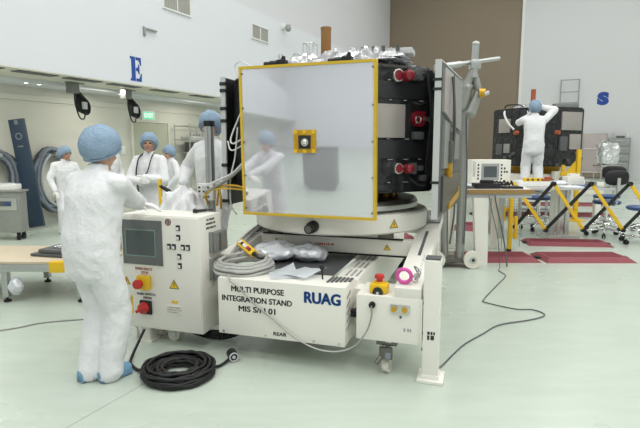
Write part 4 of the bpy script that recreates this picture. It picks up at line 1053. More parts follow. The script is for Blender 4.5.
mb = MB(Matrix.Translation((-2.66, 5.28, .412)) @ Matrix.Rotation(-.25, 4, 'Z')); mb.box(-.30, .34, -.19, .19, 0, .03, .012); mb.box(-.22, .34, -.17, .17, .03, .075, .02); mb.box(-.26, .26, -.192, -.186, .012, .02)
o = mb.build('equipment_case', 'dark'); tag(o, 'flat dark grey equipment case on the low tan bench', 'case')
mb = MB(o.matrix_world @ Matrix.Translation((0, 0, .075)) @ Matrix.Rotation(-.25, 4, 'Z')); mb.box(-.12, .30, -.10, .12, 0, .02, .006); mb.build('grey_cover', 'foil', o)
bagpile(-2.36, 5.55, .412, .44, .30, .14, 'tube', 'crumpled grey-brown bag behind the dark case on the low bench', 3.)
# things behind the control cabinet
t_ = thing('yellow_post', 'slim yellow post with a black knob behind the control cabinet', 'post', (-1.56, 5.0, 0))
mb = MB(); mb.box(-1.585, -1.555, 4.985, 5.015, .01, 1.22, .003); mb.build('post', 'yellow', t_); mb = MB(); mb.cyl((-1.57, 5, 1.15), (-1.47, 4.98, 1.10), .018); mb.build('knob', 'black', t_); mb = MB(); mb.box(-1.64, -1.56, 4.95, 5.12, 0, .012, .003); mb.build('base_plate', 'black', t_)
mb = MB()
mb.lathe([(0, .002), (.26, .002), (.25, .5), (.22, .93), (.15, 1.10), (0, 1.14)], (-1.30, 4.78, 0), 48, closed=False)
bmesh.ops.subdivide_edges(mb.bm, edges=mb.bm.edges[:], cuts=3, use_grid_fill=True); bmesh.ops.remove_doubles(mb.bm, verts=mb.bm.verts[:], dist=.0005); mb.bm.normal_update()
mb.disp(lambda c, n: n * (.05 * noise.noise(Vector((c.x * 11, c.y * 11, c.z * 5))) + .03 * noise.noise(c * 24)) * (1 if c.z > .05 else 0))
o = mb.build('draped_cover', 'suit', None, 60); tag(o, 'crumpled white plastic cover draped over a stand behind the control cabinet', 'cover')
# shelf rack in the corridor
t_ = thing('wire_shelf_rack', 'tall wire shelf rack with grey equipment, right of the sage door', 'shelf', P0 - N_ * 1.35 + E_ * 3.55)
mb = MB(LW)
for x in (2.85, 3.75, 4.75):
    for z in (.12, .62): mb.tube([(x, .02, z), (x, 2.13, z)], .016, 6, smooth=False)
mb.build('posts', 'steel', t_)
for z in (.35, .95, 1.38, 1.72, 2.08):
    mb = MB(LW); mb.tube([(2.85, z, .12), (4.75, z, .12), (4.75, z, .62), (2.85, z, .62)], .012, 6, closed=True, smooth=False)
    for i in range(18): mb.tube([(2.9 + .1 * i, z, .12), (2.9 + .1 * i, z, .62)], .005, 4, smooth=False)
    mb.build('shelf', 'steel', t_)
def sbox(x, z, w, h, m, lb, nm='instrument', c='equipment', d=.32):
    mb = MB(LW); mb.box(x, x + w, z, z + h, .18, .18 + d, .012); o = mb.build(nm, m); tag(o, lb, c); 
    mb = MB(LW); mb.box(x + .03, x + w - .03, z + .04, z + h - .04, .18 + d, .186 + d); mb.build('front', 'dark' if m != 'dark' else 'grey', o); return o


sbox(3.15, 1.395, .42, .27, 'dark', 'dark instrument on the middle shelf of the wire rack, left of the lighter one'); sbox(3.72, 1.395, .40, .20, 'lgrey', 'light grey instrument on the middle shelf of the wire rack'); sbox(4.2, 1.395, .40, .30, 'grey', 'grey instrument at the right end of the middle rack shelf')
sbox(3.0, 1.735, .55, .08, 'lgrey', 'flat pale box on the upper shelf of the wire rack', 'flat_box', 'box'); sbox(3.2, .965, .6, .3, 'grey', 'big grey box on the lower shelf of the wire rack', 'storage_box', 'box')
mb = MB(LW)
for i in range(5): mb.tube([(3.1 + .12 * i, 1.83, .3), (3.2 + .12 * i, 1.90, .35), (3.3 + .12 * i, 1.84, .3)], .012, 6)
tag(mb.build('loose_cables', 'grey', None, 60), 'loose grey cables on top of the flat pale box in the wire rack', 'cable')

# ------------------------------------------------------------------ right background
t_ = thing('work_table', 'white work table with a brown edge under the far control console', 'table', (2.3, 7.15, 0))
mb = MB(); mb.box(1.88, 2.74, 6.52, 7.80, .965, .99, .003); mb.build('table_top', 'white2', t_); mb = MB(); mb.box(1.88, 2.74, 6.495, 6.52, .935, .992, .003); mb.build('wood_edge', 'woodedge', t_)
mb = MB(); mb.box(1.90, 2.72, 6.53, 6.58, .88, .935, .003); mb.build('apron', 'lgrey', t_)
for x0, x1 in ((2.03, 2.18),):
    mb = MB(Matrix.Translation((0, 6.5, 0)) @ FRONT); mb.prism([(x0, 0), (x1, 0), (x1 - .02, .88), (x0 - .06, .88)], -.08, -.0); mb.build('leg', 'white', t_)
for x0, y0 in ((1.95, 7.6), (2.6, 7.6)):
    mb = MB(); mb.box(x0, x0 + .08, y0, y0 + .08, 0, .935, .003); mb.build('leg', 'white', t_)
def item(nm, lb, c, m, *boxes, bev=.006, group=None):
    mb = MB()
    for b in boxes: mb.box(*b, bev)
    o = mb.build(nm, m); return tag(o, lb, c, group)


item('cable_tray', 'black cable box on the brown-edged table, below the far console', 'box', 'black', (2.02, 2.34, 6.60, 6.8, .992, 1.06), (2.12, 2.26, 6.63, 6.77, 1.06, 1.10))
item('black_tray', 'flat dark tray at the left end of the brown-edged table', 'tray', 'dark', (1.90, 2.0, 6.6, 6.95, .992, 1.02))
item('keyboard', 'black keyboard-like tray at the right end of the brown-edged table', 'keyboard', 'black', (2.37, 2.64, 6.60, 6.80, .992, 1.02))
mb = MB(); r = random.Random(9)
for i in range(6): mb.tube([(2.44 + .05 * i, 7.1, 1.0), (2.40 + .05 * i, 7.06, 1.05 + .02 * r.random()), (2.36 + .06 * i, 7.12, 1.02), (2.30 + .06 * i, 7.2, .999)], .012, 6)
tag(mb.build('cable_bundle', 'black', None, 60), 'tangled black cables on the table just below the far console', 'cable')
# far console
cn = thing('control_console', 'cream control console with a grey screen, far away on the brown-edged table', 'control cabinet', (2.5, 7.5, .99))
mb = MB(); mb.box(2.225, 2.79, 7.48, 7.77, .992, 1.345, .006); mb.build('housing', 'white', cn)
KF = Matrix.Translation((0, 7.48, 0)) @ FRONT
mb = MB(KF); mb.box(2.36, 2.62, 1.045, 1.29, 0, .006, .002); b = mb.build('touch_screen', 'grey', cn); mb = MB(KF); mb.box(2.395, 2.585, 1.09, 1.25, .006, .008); mb.build('display', 'screen', b)
for x, z in [(2.315, 1.27 - .05 * i) for i in range(5)] + [(2.655, 1.27 - .05 * i) for i in range(5)] + [(2.70, 1.17), (2.735, 1.17), (2.70, 1.22)]:
    mb = MB(KF); mb.box(x - .011, x + .011, z - .014, z + .014, 0, .004); mb.build('push_button', 'ink', cn)
for x in (2.36, 2.645): warn(KF, x, 1.02, .05, cn)
mb = MB(KF); mb.use('yellow').box(2.475, 2.525, .998, 1.04, 0, .02, .006); mb.use('red').cyl((2.50, 1.018, .02), (2.50, 1.018, .04), .015); mb.build('emergency_stop', None, cn)
for x in (2.24, 2.26): 
    mb = MB(KF); mb.box(x, x + .008, 1.10, 1.32, 0, .004); mb.build('door_seam', 'grey', cn)
# black bag with red cloth at the foot of the support stand
bagpile(1.13, 6.50, 0, .62, .42, .20, 'black', 'crumpled shiny black bag on the floor at the foot of the wheeled support stand', 1.)
bagpile(1.02, 6.95, 0, .62, .36, .34, 'maroon', 'crumpled dark red cloth heap behind the black bag', 7., 'red_cloth', 'cloth')
# cable ramps
def ramp(x0, x1, y0, y1, lb, rz=0., h=.055):
    c = Vector(((x0 + x1) / 2, (y0 + y1) / 2, 0)); w, d = (x1 - x0), (y1 - y0)
    F_ = Matrix.Translation(c) @ Matrix.Rotation(rz, 4, 'Z'); mb = MB(F_)
    q = [(-w / 2, -d / 2, 0), (w / 2, -d / 2, 0), (w / 2, d / 2, 0), (-w / 2, d / 2, 0)]; u = [(-w / 2 + .07, -d / 2 + .10, h), (w / 2 - .07, -d / 2 + .10, h), (w / 2 - .07, d / 2 - .10, h), (-w / 2 + .07, d / 2 - .10, h)]
    a = [mb.bm.verts.new(p) for p in q]; b = [mb.bm.verts.new(p) for p in u]
    mb.bm.faces.new(a[::-1]); mb.bm.faces.new(b)
    for i in range(4): mb.bm.faces.new((a[i], a[(i + 1) % 4], b[(i + 1) % 4], b[i]))
    t_ = thing('cable_ramp', lb, 'ramp', c, rz, 'dark red cable ramps')
    mb.build('ramp_body', 'maroon', t_, 0)
    mb = MB(F_)
    for k in range(-3, 4): mb.box(-w / 2 + .10, w / 2 - .10, k * d * .075 - .006, k * d * .075 + .006, h, h + .004)
    mb.build('tread_strips', 'maroon', t_, 0)
    for s in (-1, 1):
        mb = MB(F_); mb.box(s * (w / 2 - .005) - .03, s * (w / 2 - .005) + .03, -.05, .05, .002, .03, .005); mb.build('connector_tab', 'black', t_)


ramp(1.48, 2.955, 6.64, 7.24, 'dark red cable ramp below the far table, left one of the front pair'); ramp(3.01, 4.22, 6.62, 7.22, 'dark red cable ramp at the right edge, right one of the front pair')
ramp(3.28, 4.55, 7.75, 8.25, 'dark red cable ramp under the pedestal of the far bench', -.10); ramp(3.45, 6.5, 11.2, 11.7, 'long dark red cable ramp behind the blue-seated chairs', -.08); ramp(2.55, 3.15, 9.2, 9.9, 'dark red cable ramp partly hidden behind the yellow barrier leg', -.3, .09)
ramp(5.4, 7.4, 13.2, 13.8, 'far dark red cable ramp beyond the chairs, at the right edge', -.1); ramp(.55, 1.6, 9.8, 10.4, 'dark red cable ramp glimpsed between the spacecraft stand and the support stand', -.1, .08)
# barrier
bt = thing('expanding_barrier', 'yellow and black expanding lattice barrier at the right', 'barrier', (3.6, 7.43, 0)); BY = 7.43
def bar(p, q, y, m, w=.052, t=.014, nm='lattice_bar'):
    a = Vector((p[0], y, p[1])); b = Vector((q[0], y, q[1])); d = b - a
    F_ = Matrix.Translation((a + b) / 2) @ Matrix.Rotation(-math.atan2(d.z, d.x), 4, 'Y'); mb = MB(F_); mb.box(-d.length / 2 - .02, d.length / 2 + .02, -t / 2, t / 2, -w / 2, w / 2, .006); return mb.build(nm, m, bt)


mb = MB(); mb.box(2.775, 2.83, BY - .03, BY + .03, .03, 1.02, .006); l_ = mb.build('end_post', 'yellow', bt); mb = MB(); mb.cyl((2.80, BY, 0), (2.80, BY, .035), .036); mb.build('rubber_foot', 'black', l_)
mb = MB(); mb.box(2.865, 2.91, BY - .01, BY + .04, .18, .52, .006); mb.box(2.83, 2.87, BY, BY + .02, .22, .26); mb.box(2.83, 2.87, BY, BY + .02, .44, .48); mb.build('sliding_bracket', 'yellow', bt)
mb = MB(); mb.box(2.71, 2.735, BY + .02, BY + .05, .45, .66, .004); mb.box(2.735, 2.78, BY + .02, BY + .05, .60, .64); mb.build('hook', 'yellow', bt)
tops = [2.825, 3.40, 3.95, 4.515, 5.08, 5.65]; bots = [2.86, 3.32, 3.88, 4.46, 5.02, 5.6]
for i in range(5):
    bar((tops[i], 1.0), (bots[i + 1], .315), BY - .02, 'yellow'); bar((bots[i], .315 if i else .36), (tops[i + 1], 1.0), BY + .0, 'black')
for i in range(1, 6):
    for x, z in ((tops[i], 1.0), (bots[i], .315)):
        mb = MB(); mb.cyl((x, BY - .04, z), (x, BY + .02, z), .032, seg=14); mb.build('pivot', 'black', bt)
for i in range(5):
    x = (tops[i] + bots[i + 1] + bots[i] + tops[i + 1]) / 4; mb = MB(); mb.cyl((x, BY - .035, .657), (x, BY + .015, .657), .018, seg=12); mb.build('rivet', 'steel', bt)
# pedestal bench
t_ = thing('pedestal_bench', 'steel pedestal bench with papers, behind the yellow barrier', 'bench', (3.9, 8.6, 0))
mb = MB(); mb.box(2.95, 4.75, 8.2, 9.1, .845, .875, .004); mb.build('bench_top', 'steel', t_); mb = MB(); mb.box(2.95, 4.75, 8.185, 8.2, .84, .877, .003); mb.build('edge_band', 'lgrey', t_)
mb = MB(); mb.box(3.95, 4.20, 8.5, 8.72, .06, .845, .012); mb.cyl((4.02, 8.49, .06), (4.02, 8.49, .84), .02); mb.cyl((4.13, 8.49, .06), (4.13, 8.49, .84), .02); mb.build('pedestal', 'steel', t_)
mb = MB(); mb.box(3.80, 4.35, 8.40, 8.85, 0, .06, .01); mb.build('base_plate', 'steel', t_)
mb = MB(); mb.box(3.0, 3.10, 8.5, 8.6, 0, .845, .004); mb.box(3.0, 3.1, 8.9, 9.0, 0, .845, .004); mb.build('side_leg', 'alu', t_)
item('paper_sheet', 'white paper sheets on the pedestal bench, right of the orange tool', 'paper', 'paper', (4.0, 4.32, 8.3, 8.6, .876, .886), bev=.001, group='papers on the bench')
item('paper_sheet', 'white paper sheets at the left end of the pedestal bench, near the far console', 'paper', 'paper', (3.02, 3.36, 8.28, 8.6, .876, .886), bev=.001, group='papers on the bench')
item('blue_folder', 'blue folder lying on the pedestal bench behind the white sheets', 'folder', 'seatblue', (4.32, 4.58, 8.45, 8.75, .876, .89), bev=.002)
item('white_box', 'flat white box under the yellow level on the pedestal bench', 'box', 'white2', (3.36, 3.95, 8.55, 8.95, .876, .955))
lv = item('spirit_level', 'yellow spirit level lying on the flat white box', 'level', 'yellow', (3.43, 3.72, 8.58, 8.64, .956, 1.015))
mb = MB()
for x in (3.48, 3.56, 3.65): mb.box(x, x + .035, 8.575, 8.58, .97, 1.0)
mb.build('vial_window', 'ink', lv)
ot = item('cordless_tool', 'orange hand tool right of the yellow level', 'tool', 'orangebits', (3.75, 3.88, 8.58, 8.68, .956, 1.0), (3.80, 3.92, 8.60, 8.66, 1.0, 1.03), bev=.012)
mb = MB(); mb.box(3.88, 3.95, 8.61, 8.65, .975, .99); mb.build('tool_bit', 'ink', ot)
item('instrument_case', 'white instrument case at the back of the pedestal bench, left of the yellow bracket', 'case', 'white', (4.28, 4.56, 8.80, 9.02, .876, 1.02), (4.34, 4.50, 8.84, 8.98, 1.02, 1.07))
item('grey_box', 'small grey box at the right end of the pedestal bench', 'box', 'grey', (4.60, 4.73, 8.7, 8.85, .876, .95))
foil_c = MB(); foil_c.ball((4.12, 8.8, .905), (.16, .12, .05), seg=20); foil_c.disp(lambda c, n: n * .03 * noise.noise(c * 16))
for v in foil_c.bm.verts: v.co.z = max(v.co.z, .877)
tag(foil_c.build('plastic_wrap', 'plastic', None, 40), 'crumpled clear plastic wrap in the middle of the pedestal bench', 'wrap')
# wire basket under the table
t_ = thing('wire_basket', 'small black wire grid panel below the bench, behind the barrier post', 'basket', (2.95, 7.75, .0)); mb = MB()
for i in range(9): mb.tube([(2.80 + .035 * i, 7.75, .42), (2.80 + .035 * i, 7.75, .84)], .003, 4, smooth=False)
for i in range(11): mb.tube([(2.80, 7.75, .42 + .042 * i), (3.08, 7.75, .42 + .042 * i)], .003, 4, smooth=False)
mb.build('grid', 'hinge', t_); mb = MB()
for x in (2.80, 3.08): mb.tube([(x, 7.75, .0), (x, 7.75, .86)], .008, 6, smooth=False)
mb.build('grid_posts', 'alu', t_)
# chairs
def lab_chair(x, y, rz, seat_z, lb, back=True, seat='seatblue', r=.22):
    t_ = thing('lab_chair' if back else 'lab_stool', lb, 'chair' if back else 'stool', (x, y, 0), rz, 'laboratory chairs'); F_ = Matrix.Translation((x, y, 0)) @ Matrix.Rotation(rz, 4, 'Z')
    mb = MB(F_); mb.lathe([(0, seat_z - .06), (r * .9, seat_z - .06), (r, seat_z - .04), (r, seat_z - .012), (r * .9, seat_z), (0, seat_z + .004)], seg=32, closed=False); mb.build('seat', seat, t_, 50)
    mb = MB(F_); mb.cyl((0, 0, .10), (0, 0, seat_z - .06), .026); mb.cyl((0, 0, .10), (0, 0, .30), .038); mb.torus((0, 0, .24), .2, .012, seg=28, sec=6); mb.build('column', 'chrome', t_)
    for i in range(5):
        a = 2 * PI * i / 5 + .3; c_, s_ = math.cos(a), math.sin(a); mb = MB(F_); mb.cyl((c_ * .03, s_ * .03, .13), (c_ * .29, s_ * .29, .085), .020, .014); l_ = mb.build('base_leg', 'chrome', t_)
        mb = MB(F_); 
        for q in (-.018, .018): mb.cyl((c_ * .29 - s_ * q - s_ * .01, s_ * .29 + c_ * q + c_ * .01, .036), (c_ * .29 - s_ * q + s_ * .01, s_ * .29 + c_ * q - c_ * .01, .036), .036, seg=16)
        mb.cyl((c_ * .29, s_ * .29, .036), (c_ * .29, s_ * .29, .09), .012); mb.build('caster', 'black', l_)
    if back:
        mb = MB(F_); mb.tube([(0, -.05, seat_z - .065), (0, -.22, seat_z - .05), (0, -.25, seat_z + .05), (0, -.25, seat_z + .36)], .018, 8); mb.box(-.03, .03, -.275, -.245, seat_z + .1, seat_z + .40, .004); mb.build('back_post', 'steel', t_)
        mb = MB(F_); mb.ball((0, -.215, seat_z + .40), (.215, .045, .125), seg=28)
        for v in mb.bm.verts: q = v.co; k = Vector((q.x / .215, 0, (q.z - seat_z - .40) / .125)); n_ = (abs(k.x) ** 3.2 + abs(k.z) ** 3.2) ** (1 / 3.2); l2 = math.hypot(k.x, k.z); f_ = l2 / n_ if n_ > 1e-6 else 1; v.co.x *= f_; v.co.z = seat_z + .40 + (q.z - seat_z - .40) * f_
        mb.build('backrest', 'black', t_, 60)
    return t_


lab_chair(4.93, 8.72, .1, .62, 'lab chair with a black oval backrest seen from behind, blue seat, behind the barrier')
lab_chair(4.06, 9.4, 1.2, .63, 'low round blue lab stool behind the pedestal bench', False, r=.25)
lab_chair(5.25, 9.3, 2.2, .66, 'lab chair half hidden left of the black oval backrest, turned sideways')
lab_chair(6.05, 9.3, .4, 1.25, 'tall dark-topped stool cut by the right edge of the photo', False, 'black', .16)
lab_chair(5.12, 8.02, .6, .60, 'blue stool seat at the right edge behind the barrier', False, r=.24)
# rack, steel cabinet, foil cart at the far wall
SW = fz(P0 + E_ * (S1 - .4), N_)
t_ = thing('far_wire_rack', 'thin-framed rack with a pinkish panel against the far white wall', 'rack', P0 + E_ * (S1 - .4) + N_ * 9.25)
mb = MB(SW)
for x in (8.56, 9.58):
    for z in (0, .3): mb.tube([(x, 0.01, z), (x, 2.2, z)], .022, 6, smooth=False)
for z in (2.19, 1.45, .3): mb.tube([(8.56, z, 0), (9.58, z, 0), (9.58, z, .3), (8.56, z, .3)], .018, 6, closed=True, smooth=False)
mb.build('rack_frame', 'steel', t_); mb = MB(SW); mb.box(8.58, 9.56, .32, 2.17, .13, .15); mb.build('clear_panel', 'clear', t_); mb = MB(SW); mb.box(8.6, 9.5, .05, .28, .02, .28, .01); mb.build('base_box', 'brown', t_)
t_ = thing('steel_cabinet', 'grey steel drawer cabinet against the far wall, below the letter S', 'cabinet', P0 + E_ * (S1 - .4) + N_ * 10.1)
mb = MB(SW); mb.box(9.62, 10.55, .05, 1.96, -.35, .3, .01); mb.build('body', 'hinge', t_)
for i in range(5):
    mb = MB(SW); mb.box(9.66, 10.51, .12 + .365 * i, .44 + .365 * i, .3, .325, .008); d_ = mb.build('drawer', 'grey', t_); mb = MB(SW); mb.box(9.95, 10.25, .36 + .365 * i, .39 + .365 * i, .325, .35); mb.build('drawer_handle', 'steel', d_)
mb = MB(SW); mb.box(9.95, 10.3, 1.962, 2.06, -.1, .2, .01); tag(mb.build('storage_bin', 'dark'), 'small dark bin on top of the grey steel cabinet', 'box')
mb = MB(SW); mb.cyl((9.83, 1.962, 0), (9.83, 2.22, 0), .07); tag(mb.build('spray_bottle', 'lgrey'), 'pale bottle on the left end of the grey steel cabinet', 'bottle'); mb = MB(SW); mb.cyl((10.42, 1.962, 0), (10.42, 2.24, 0), .08); tag(mb.build('spray_bottle', 'white2'), 'white bottle on the right end of the grey steel cabinet', 'bottle')
t_ = thing('foil_cart', 'tall wheeled cart wrapped in silver foil in front of the grey steel cabinet', 'cart', (10.5, 18.8, 0))
mb = MB(); mb.box(10.25, 10.85, 18.6, 19.1, .9, 1.66, .08); bmesh.ops.subdivide_edges(mb.bm, edges=mb.bm.edges[:], cuts=5, use_grid_fill=True); mb.disp(lambda c, n: n * .07 * noise.noise(c * 6)); mb.build('foil_cover', 'foil', t_, 25)
mb = MB(); mb.box(10.2, 10.9, 18.55, 19.15, .82, .88, .01)
for x in (10.23, 10.87): mb.cyl((x, 18.6, .1), (x, 18.6, .85), .02); mb.cyl((x, 19.1, .1), (x, 19.1, .85), .02); mb.cyl((x, 18.58, .06), (x, 18.62, .06), .06); mb.cyl((x, 19.08, .06), (x, 19.12, .06), .06)
mb.build('cart_frame', 'steel', t_)
mb = MB(); mb.tube([(10.22, 18.58, .85), (10.18, 18.58, 1.68), (10.3, 18.58, 1.74), (10.5, 18.6, 1.68)], .02); mb.build('push_bar', 'steel', t_)
# ladder at the far wall
SWL = fz(P0 + E_ * (S1 - .002), N_)
t_ = thing('wall_ladder', 'grey ladder frame fixed to the far white wall behind the second spacecraft', 'ladder', P0 + E_ * (S1 - .15) + N_ * 7.8)
mb = MB(SWL)
for x in (7.40, 8.22): mb.tube([(x, .01, .25), (x, 4.86, .25)], .03, 6, smooth=False)
mb.build('side_rails', 'grey', t_)
for z in (.6, 1.1, 1.6, 2.1, 2.6, 3.0, 3.55, 3.72, 4.25, 4.84):
    mb = MB(SWL); mb.cyl((7.40, z, .25), (8.22, z, .25), .034 if z == 3.72 else .022, seg=8); mb.build('rung', 'grey', t_)
mb = MB(SWL)
for z in (1.0, 3.5): mb.cyl((7.4, z, 0), (7.4, z, .25), .02); mb.cyl((8.22, z, 0), (8.22, z, .25), .02)
mb.build('wall_ties', 'grey', t_)

# ------------------------------------------------------------------ second spacecraft
C2 = Vector((4.93, 11.75)); ang = math.atan2(C2.y, C2.x) + PI       # the front facet looks at the camera side
S2 = thing('spacecraft', 'second black octagonal spacecraft in the background with a worker in front of it', 'satellite', (C2.x, C2.y, 1.12))
oc = [(C2.x + .99 * math.cos(ang + math.radians(22.5 + 45 * i)), C2.y + .99 * math.sin(ang + math.radians(22.5 + 45 * i))) for i in range(8)]
mb = MB(); mb.prism(oc, 1.12, 2.36); bmesh.ops.bevel(mb.bm, geom=mb.bm.edges[:], offset=.03, segments=2, affect='EDGES'); mb.build('bus_body', 'mli', S2)
def facet2(k):   # k=0 front, +1 right of it, -1 left of it seen from the camera
    a = ang + math.radians(45 * k); nrm = Vector((math.cos(a), math.sin(a), 0)); c = Vector((C2.x, C2.y, 0)) + nrm * .9147; return fz(c, (-nrm.y, nrm.x, 0))


def p2(k, x0, x1, z0, z1, d, m, nm='radiator_plate'):
    mb = MB(facet2(k)); mb.box(x0, x1, z0, z1, -.01, d, .006); return mb.build(nm, m, S2)


p2(-1, -.17, .17, 1.84, 2.14, .03, 'radiator'); p2(1, -.26, .30, 1.88, 2.26, .03, 'radiator'); p2(1, -.02, .30, 1.48, 1.80, .03, 'radiator')
p2(-1, -.24, -.04, 1.36, 1.60, .03, 'dark', 'sensor'); p2(-1, .02, .2, 1.40, 1.60, .04, 'tube', 'sensor'); p2(1, -.30, -.10, 1.45, 1.75, .05, 'dark', 'electronics_box'); p2(0, -.34, .34, 2.1, 2.3, .012, 'mlis', 'blanket_panel'); p2(0, -.34, .34, 1.3, 1.5, .012, 'mlis', 'blanket_panel')
for k, x in ((-1, .36), (1, -.36)):
    mb = MB(facet2(k)); mb.cyl((x, 1.83, -.02), (x, 1.83, .06), .05, .04, 18); mb.build('red_cap', 'orangebits', S2)
mb = MB(facet2(-1)); mb.tube([(.02, 2.30, .05), (.10, 2.22, .12), (.22, 2.04, .12), (.34, 1.90, .06)], .022, 6); mb.build('white_strap', 'cabwhite', S2)
r = random.Random(2)
for k in (-1, 1):
    f = facet2(k)
    for i in range(6): mb = MB(); x, z = r.uniform(-.36, .36), r.uniform(1.15, 1.4); mb.cyl(f @ Vector((x, z, 0)), f @ Vector((x, z, .06)), .03); mb.build('fitting', 'dark', S2)
foil_sheet(Matrix.Translation((C2.x, C2.y, 0)), -.62, .55, -.65, .6, 2.36, .12, 24, 5., 'foil_blanket', S2)
mb = MB(); mb.box(C2.x + .12, C2.x + .62, C2.y - .62, C2.y - .3, 2.362, 2.46, .01); mb.build('top_tray', 'hinge', S2)
mb = MB(); mb.cyl((C2.x - .12, C2.y, 2.36), (C2.x - .12, C2.y, 2.80), .052, seg=24); m_ = mb.build('antenna_mast', 'orangebits', S2); mb = MB(); mb.cyl((C2.x - .12, C2.y, 2.80), (C2.x - .12, C2.y, 2.815), .055, seg=24); mb.build('antenna_cap', 'orange', m_)
mb = MB(); mb.tube([(C2.x - .9, C2.y - .4, 2.36), (C2.x - .85, C2.y - .45, 2.43), (C2.x - .6, C2.y - .5, 2.43), (C2.x - .5, C2.y - .5, 2.36)], .014); mb.build('lifting_loop', 'black', S2)
# its stand
T2 = thing('spacecraft_stand', 'low cream stand with a ring under the second spacecraft', 'integration stand', (C2.x, C2.y, 0))
mb = MB(); mb.cyl((*C2, .95), (*C2, 1.118), .50, .56, 48); mb.build('payload_cone', 'gold', T2)
mb = MB(); mb.cyl((*C2, .78), (*C2, .95), .80, seg=64); mb.build('turntable', 'white', T2, 40)
mb = MB(); mb.box(C2.x - 1.15, C2.x + 1.15, C2.y - .85, C2.y + .8, .52, .78, .01); mb.build('frame', 'white', T2)
for sx in (-1, 1):
    for sy in (-.8, .75): mb = MB(); mb.box(C2.x + sx * 1.05 - .06, C2.x + sx * 1.05 + .06, C2.y + sy - .06, C2.y + sy + .06, 0, .52, .006); mb.build('leg', 'white', T2)
mb = MB(); mb.box(C2.x + .0, C2.x + .28, C2.y - 1.03, C2.y - .86, .66, 1.02, .01); b_ = mb.build('drive_box', 'white', T2); mb = MB(); mb.cyl((C2.x + .14, C2.y - 1.04, .86), (C2.x + .14, C2.y - 1.03, .86), .05); mb.build('drive_cap', 'grey', b_)
t_ = thing('yellow_bracket', 'yellow steel lifting bracket right of the second spacecraft', 'bracket', (5.3, 10.6, 0))
mb = MB(); mb.box(5.30, 5.38, 10.55, 10.63, .02, 1.48, .008); mb.build('post', 'yellow', t_); mb = MB(); mb.box(4.98, 5.29, 10.56, 10.62, .94, 1.02, .006); mb.box(5.0, 5.06, 10.56, 10.62, 1.02, 1.16, .006); mb.build('arm', 'yellow', t_)
mb = MB(); mb.box(5.17, 5.51, 10.45, 10.75, 0, .02, .004); mb.build('base_plate', 'yellow', t_)
mb = MB(Matrix.Translation((0, 10.56, 0)) @ FRONT); mb.prism([(5.10, 1.02), (5.29, 1.02), (5.29, 1.25)], -.05, -.02); mb.build('gusset', 'yellow', t_)
# step platform of the far worker
t_ = thing('step_platform', 'grey step platform the far worker stands on', 'platform', (4.22, 10.25, 0))
mb = MB(); mb.box(3.92, 4.55, 10.02, 10.55, .615, .65, .006); mb.build('tread', 'hinge', t_)
for x in (3.96, 4.50):
    for y in (10.07, 10.50): mb = MB(); mb.box(x - .02, x + .02, y - .02, y + .02, 0, .615); mb.build('leg', 'alu', t_)
mb = MB(); mb.box(3.96, 4.5, 9.95, 10.1, .30, .325, .004); mb.build('lower_tread', 'hinge', t_)
# ------------------------------------------------------------------ people
def stp(u, v, z): return ST @ Vector((u, v, z))


def loc_of(T, p): return T.inverted() @ Vector(p)


yaw = math.radians(-38); L0 = Vector((-1.465, 3.21, 0)); T0 = Matrix.Translation(L0) @ Matrix.Rotation(yaw, 4, 'Z')
dirS = lambda u, v, z: T0.to_3x3().inverted() @ (ST.to_3x3() @ Vector((u, v, z)))
hr = loc_of(T0, stp(-1.42, .10, 1.075)); hl = loc_of(T0, stp(-1.52, .20, 1.07))
person('person in front, seen from behind in white coverall, one hand on the control cabinet', L0, yaw, 1.62, hl=hl, hr=hr, pl=(-1, -.2, -.5), pr=(.7, -.35, -1), lean=.17, twist=.28, hyaw=.05, hpitch=.20,
       dl=(.1, 1, -.1), dr=dirS(1, .25, -.14), nl=(0, 0, -1), nr=(0, 0, -1), curl=.42, feet=((-.06, -.03), (.065, .05)), fullness=1.03, seed=1.3, capk=1.07, wr=.0075, vox=.010)
person('tall person in white coverall behind the cabinet, face turned left, aluminium post in front', (-1.21, 5.85, 0), math.radians(150), 1.87, hl=(-.28, .20, .95), hr=(.33, .16, 1.12), lean=.06, hyaw=.35, hpitch=.05, seed=7.7, wr=.008, fullness=1.05)
person('smiling person in white coverall with a black lanyard and folded hands, under the exit sign', (-2.33, 7.0, 0), math.radians(168), 1.67, hl=(-.05, .21, 1.12), hr=(.04, .25, 1.08), pl=(-1, -.3, -.6), pr=(1, -.3, -.6), hyaw=.40, hpitch=-.02, lanyard=True, seed=3.1, skin='skin2', dl=(1, .1, 0), dr=(-1, .1, 0), nl=(0, -1, 0), nr=(0, -1, 0))
person('short person half hidden between the smiling person and the tall person', (-2.72, 9.6, 0), math.radians(125), 1.52, hl=(-.22, .18, .85), hr=(.22, .2, .9), lean=.15, hyaw=.2, hpitch=.15, seed=4.4)
person('person at far left with a dark face turned right, behind the front worker', (-4.50, 9.0, 0), math.radians(-140), 1.50, hl=(-.2, .16, .78), hr=(.2, .16, .78), lean=.10, hyaw=.45, hpitch=.05, seed=5.2, skin='skin2')
person('person whose white shoulder shows just right of the front worker\'s head', (-3.16, 7.5, 0), math.radians(-100), 1.74, hl=(-.25, .15, .95), hr=(.2, .25, 1.05), lean=.1, seed=6.6)
person('far person seen from behind, hands raised to the face, at the second spacecraft', (4.24, 10.22, .656), math.radians(-14), 1.74, hl=(-.07, .20, 1.50), hr=(.13, .12, 1.66), pl=(-1, .2, -.7), pr=(1, .1, -.25), lean=.04, hpitch=.12, seed=8.1, suit='suitbg', dl=(.4, .3, 1), dr=(-.8, .1, .6), nl=(0, 1, 0), nr=(0, 1, 0), wr=.007, feet=((-.13, 0), (.13, .0)))

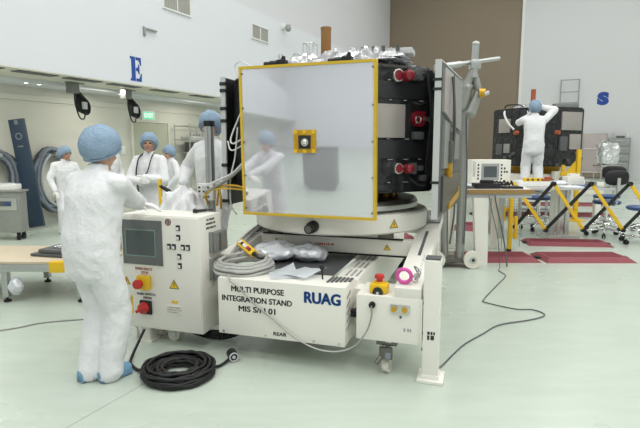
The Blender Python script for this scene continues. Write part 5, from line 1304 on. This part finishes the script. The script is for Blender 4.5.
# unseen trolley added beside the camera only for its dark reflection in the panel
TF = ST @ Matrix.Translation((-1.5, -3.25, 0))
t_ = thing('reflection_trolley', 'dark grey trolley added out of view for the dark reflection in the mirror panel', 'trolley', (0, 0, 0), frame=TF)
mb = MB(TF); mb.box(-.52, .52, -.25, .25, .12, 1.20, .01); mb.build('housing', 'bezel', t_)
mb = MB(TF); mb.box(-.54, .54, -.27, .27, 1.20, 1.23, .004); mb.build('top', 'dark', t_)
for sx in (-.32, .32):
    for sy in (-.2, .2): mb = MB(TF); mb.cyl((sx - .02, sy, .05), (sx + .02, sy, .05), .05); mb.box(sx - .03, sx + .03, sy - .03, sy + .03, .06, .12); mb.build('caster', 'black', t_)
# ------------------------------------------------------------------ light and camera
def area(loc, rot, sx, sy, p, col=(1, 1, 1)):
    l = bpy.data.lights.new('ceiling_lamp', 'AREA'); l.shape = 'RECTANGLE'; l.size = sx; l.size_y = sy; l.energy = p; l.color = col
    o = bpy.data.objects.new('ceiling_lamp', l); COL.objects.link(o); o.location = loc; o.rotation_euler = rot; return o


for i, s in enumerate((-14, -8, -2, 4, 10, 16)):
    for off in (3.0, 8.5, 14.0, 20.0):
        p = P0 + E_ * s + N_ * off; area((p.x, p.y, HC - .15), (0, 0, math.atan2(E_.y, E_.x)), 3.6, 1.6, POW * (1.45 if s <= -2 else .78), (1, 1, .975))
for s in (-6, -3, 0, 3, 6, 9):
    p = P0 + E_ * s - N_ * .75; area((p.x, p.y, 2.735), (0, 0, math.atan2(E_.y, E_.x)), .9, .12, 14, (1, .97, .88))
w = bpy.data.worlds.new('world'); w.use_nodes = True; w.node_tree.nodes['Background'].inputs[0].default_value = (.8, .85, .9, 1); w.node_tree.nodes['Background'].inputs[1].default_value = .15; SC.world = w
cd = bpy.data.cameras.new('camera'); cd.sensor_width = 36; cd.sensor_fit = 'HORIZONTAL'; cd.lens = 36 * 510 / 640; cd.clip_end = 200; cd.clip_start = .05
co = bpy.data.objects.new('camera', cd); COL.objects.link(co); co.location = (0, 0, 1.53); co.rotation_euler = (PI / 2 - math.atan(67 / 510), 0, 0); SC.camera = co
SC.view_settings.view_transform = 'Standard'; SC.view_settings.look = 'None'; SC.view_settings.gamma = 1; SC.view_settings.exposure = EXPO; SC.view_settings.use_curve_mapping = False
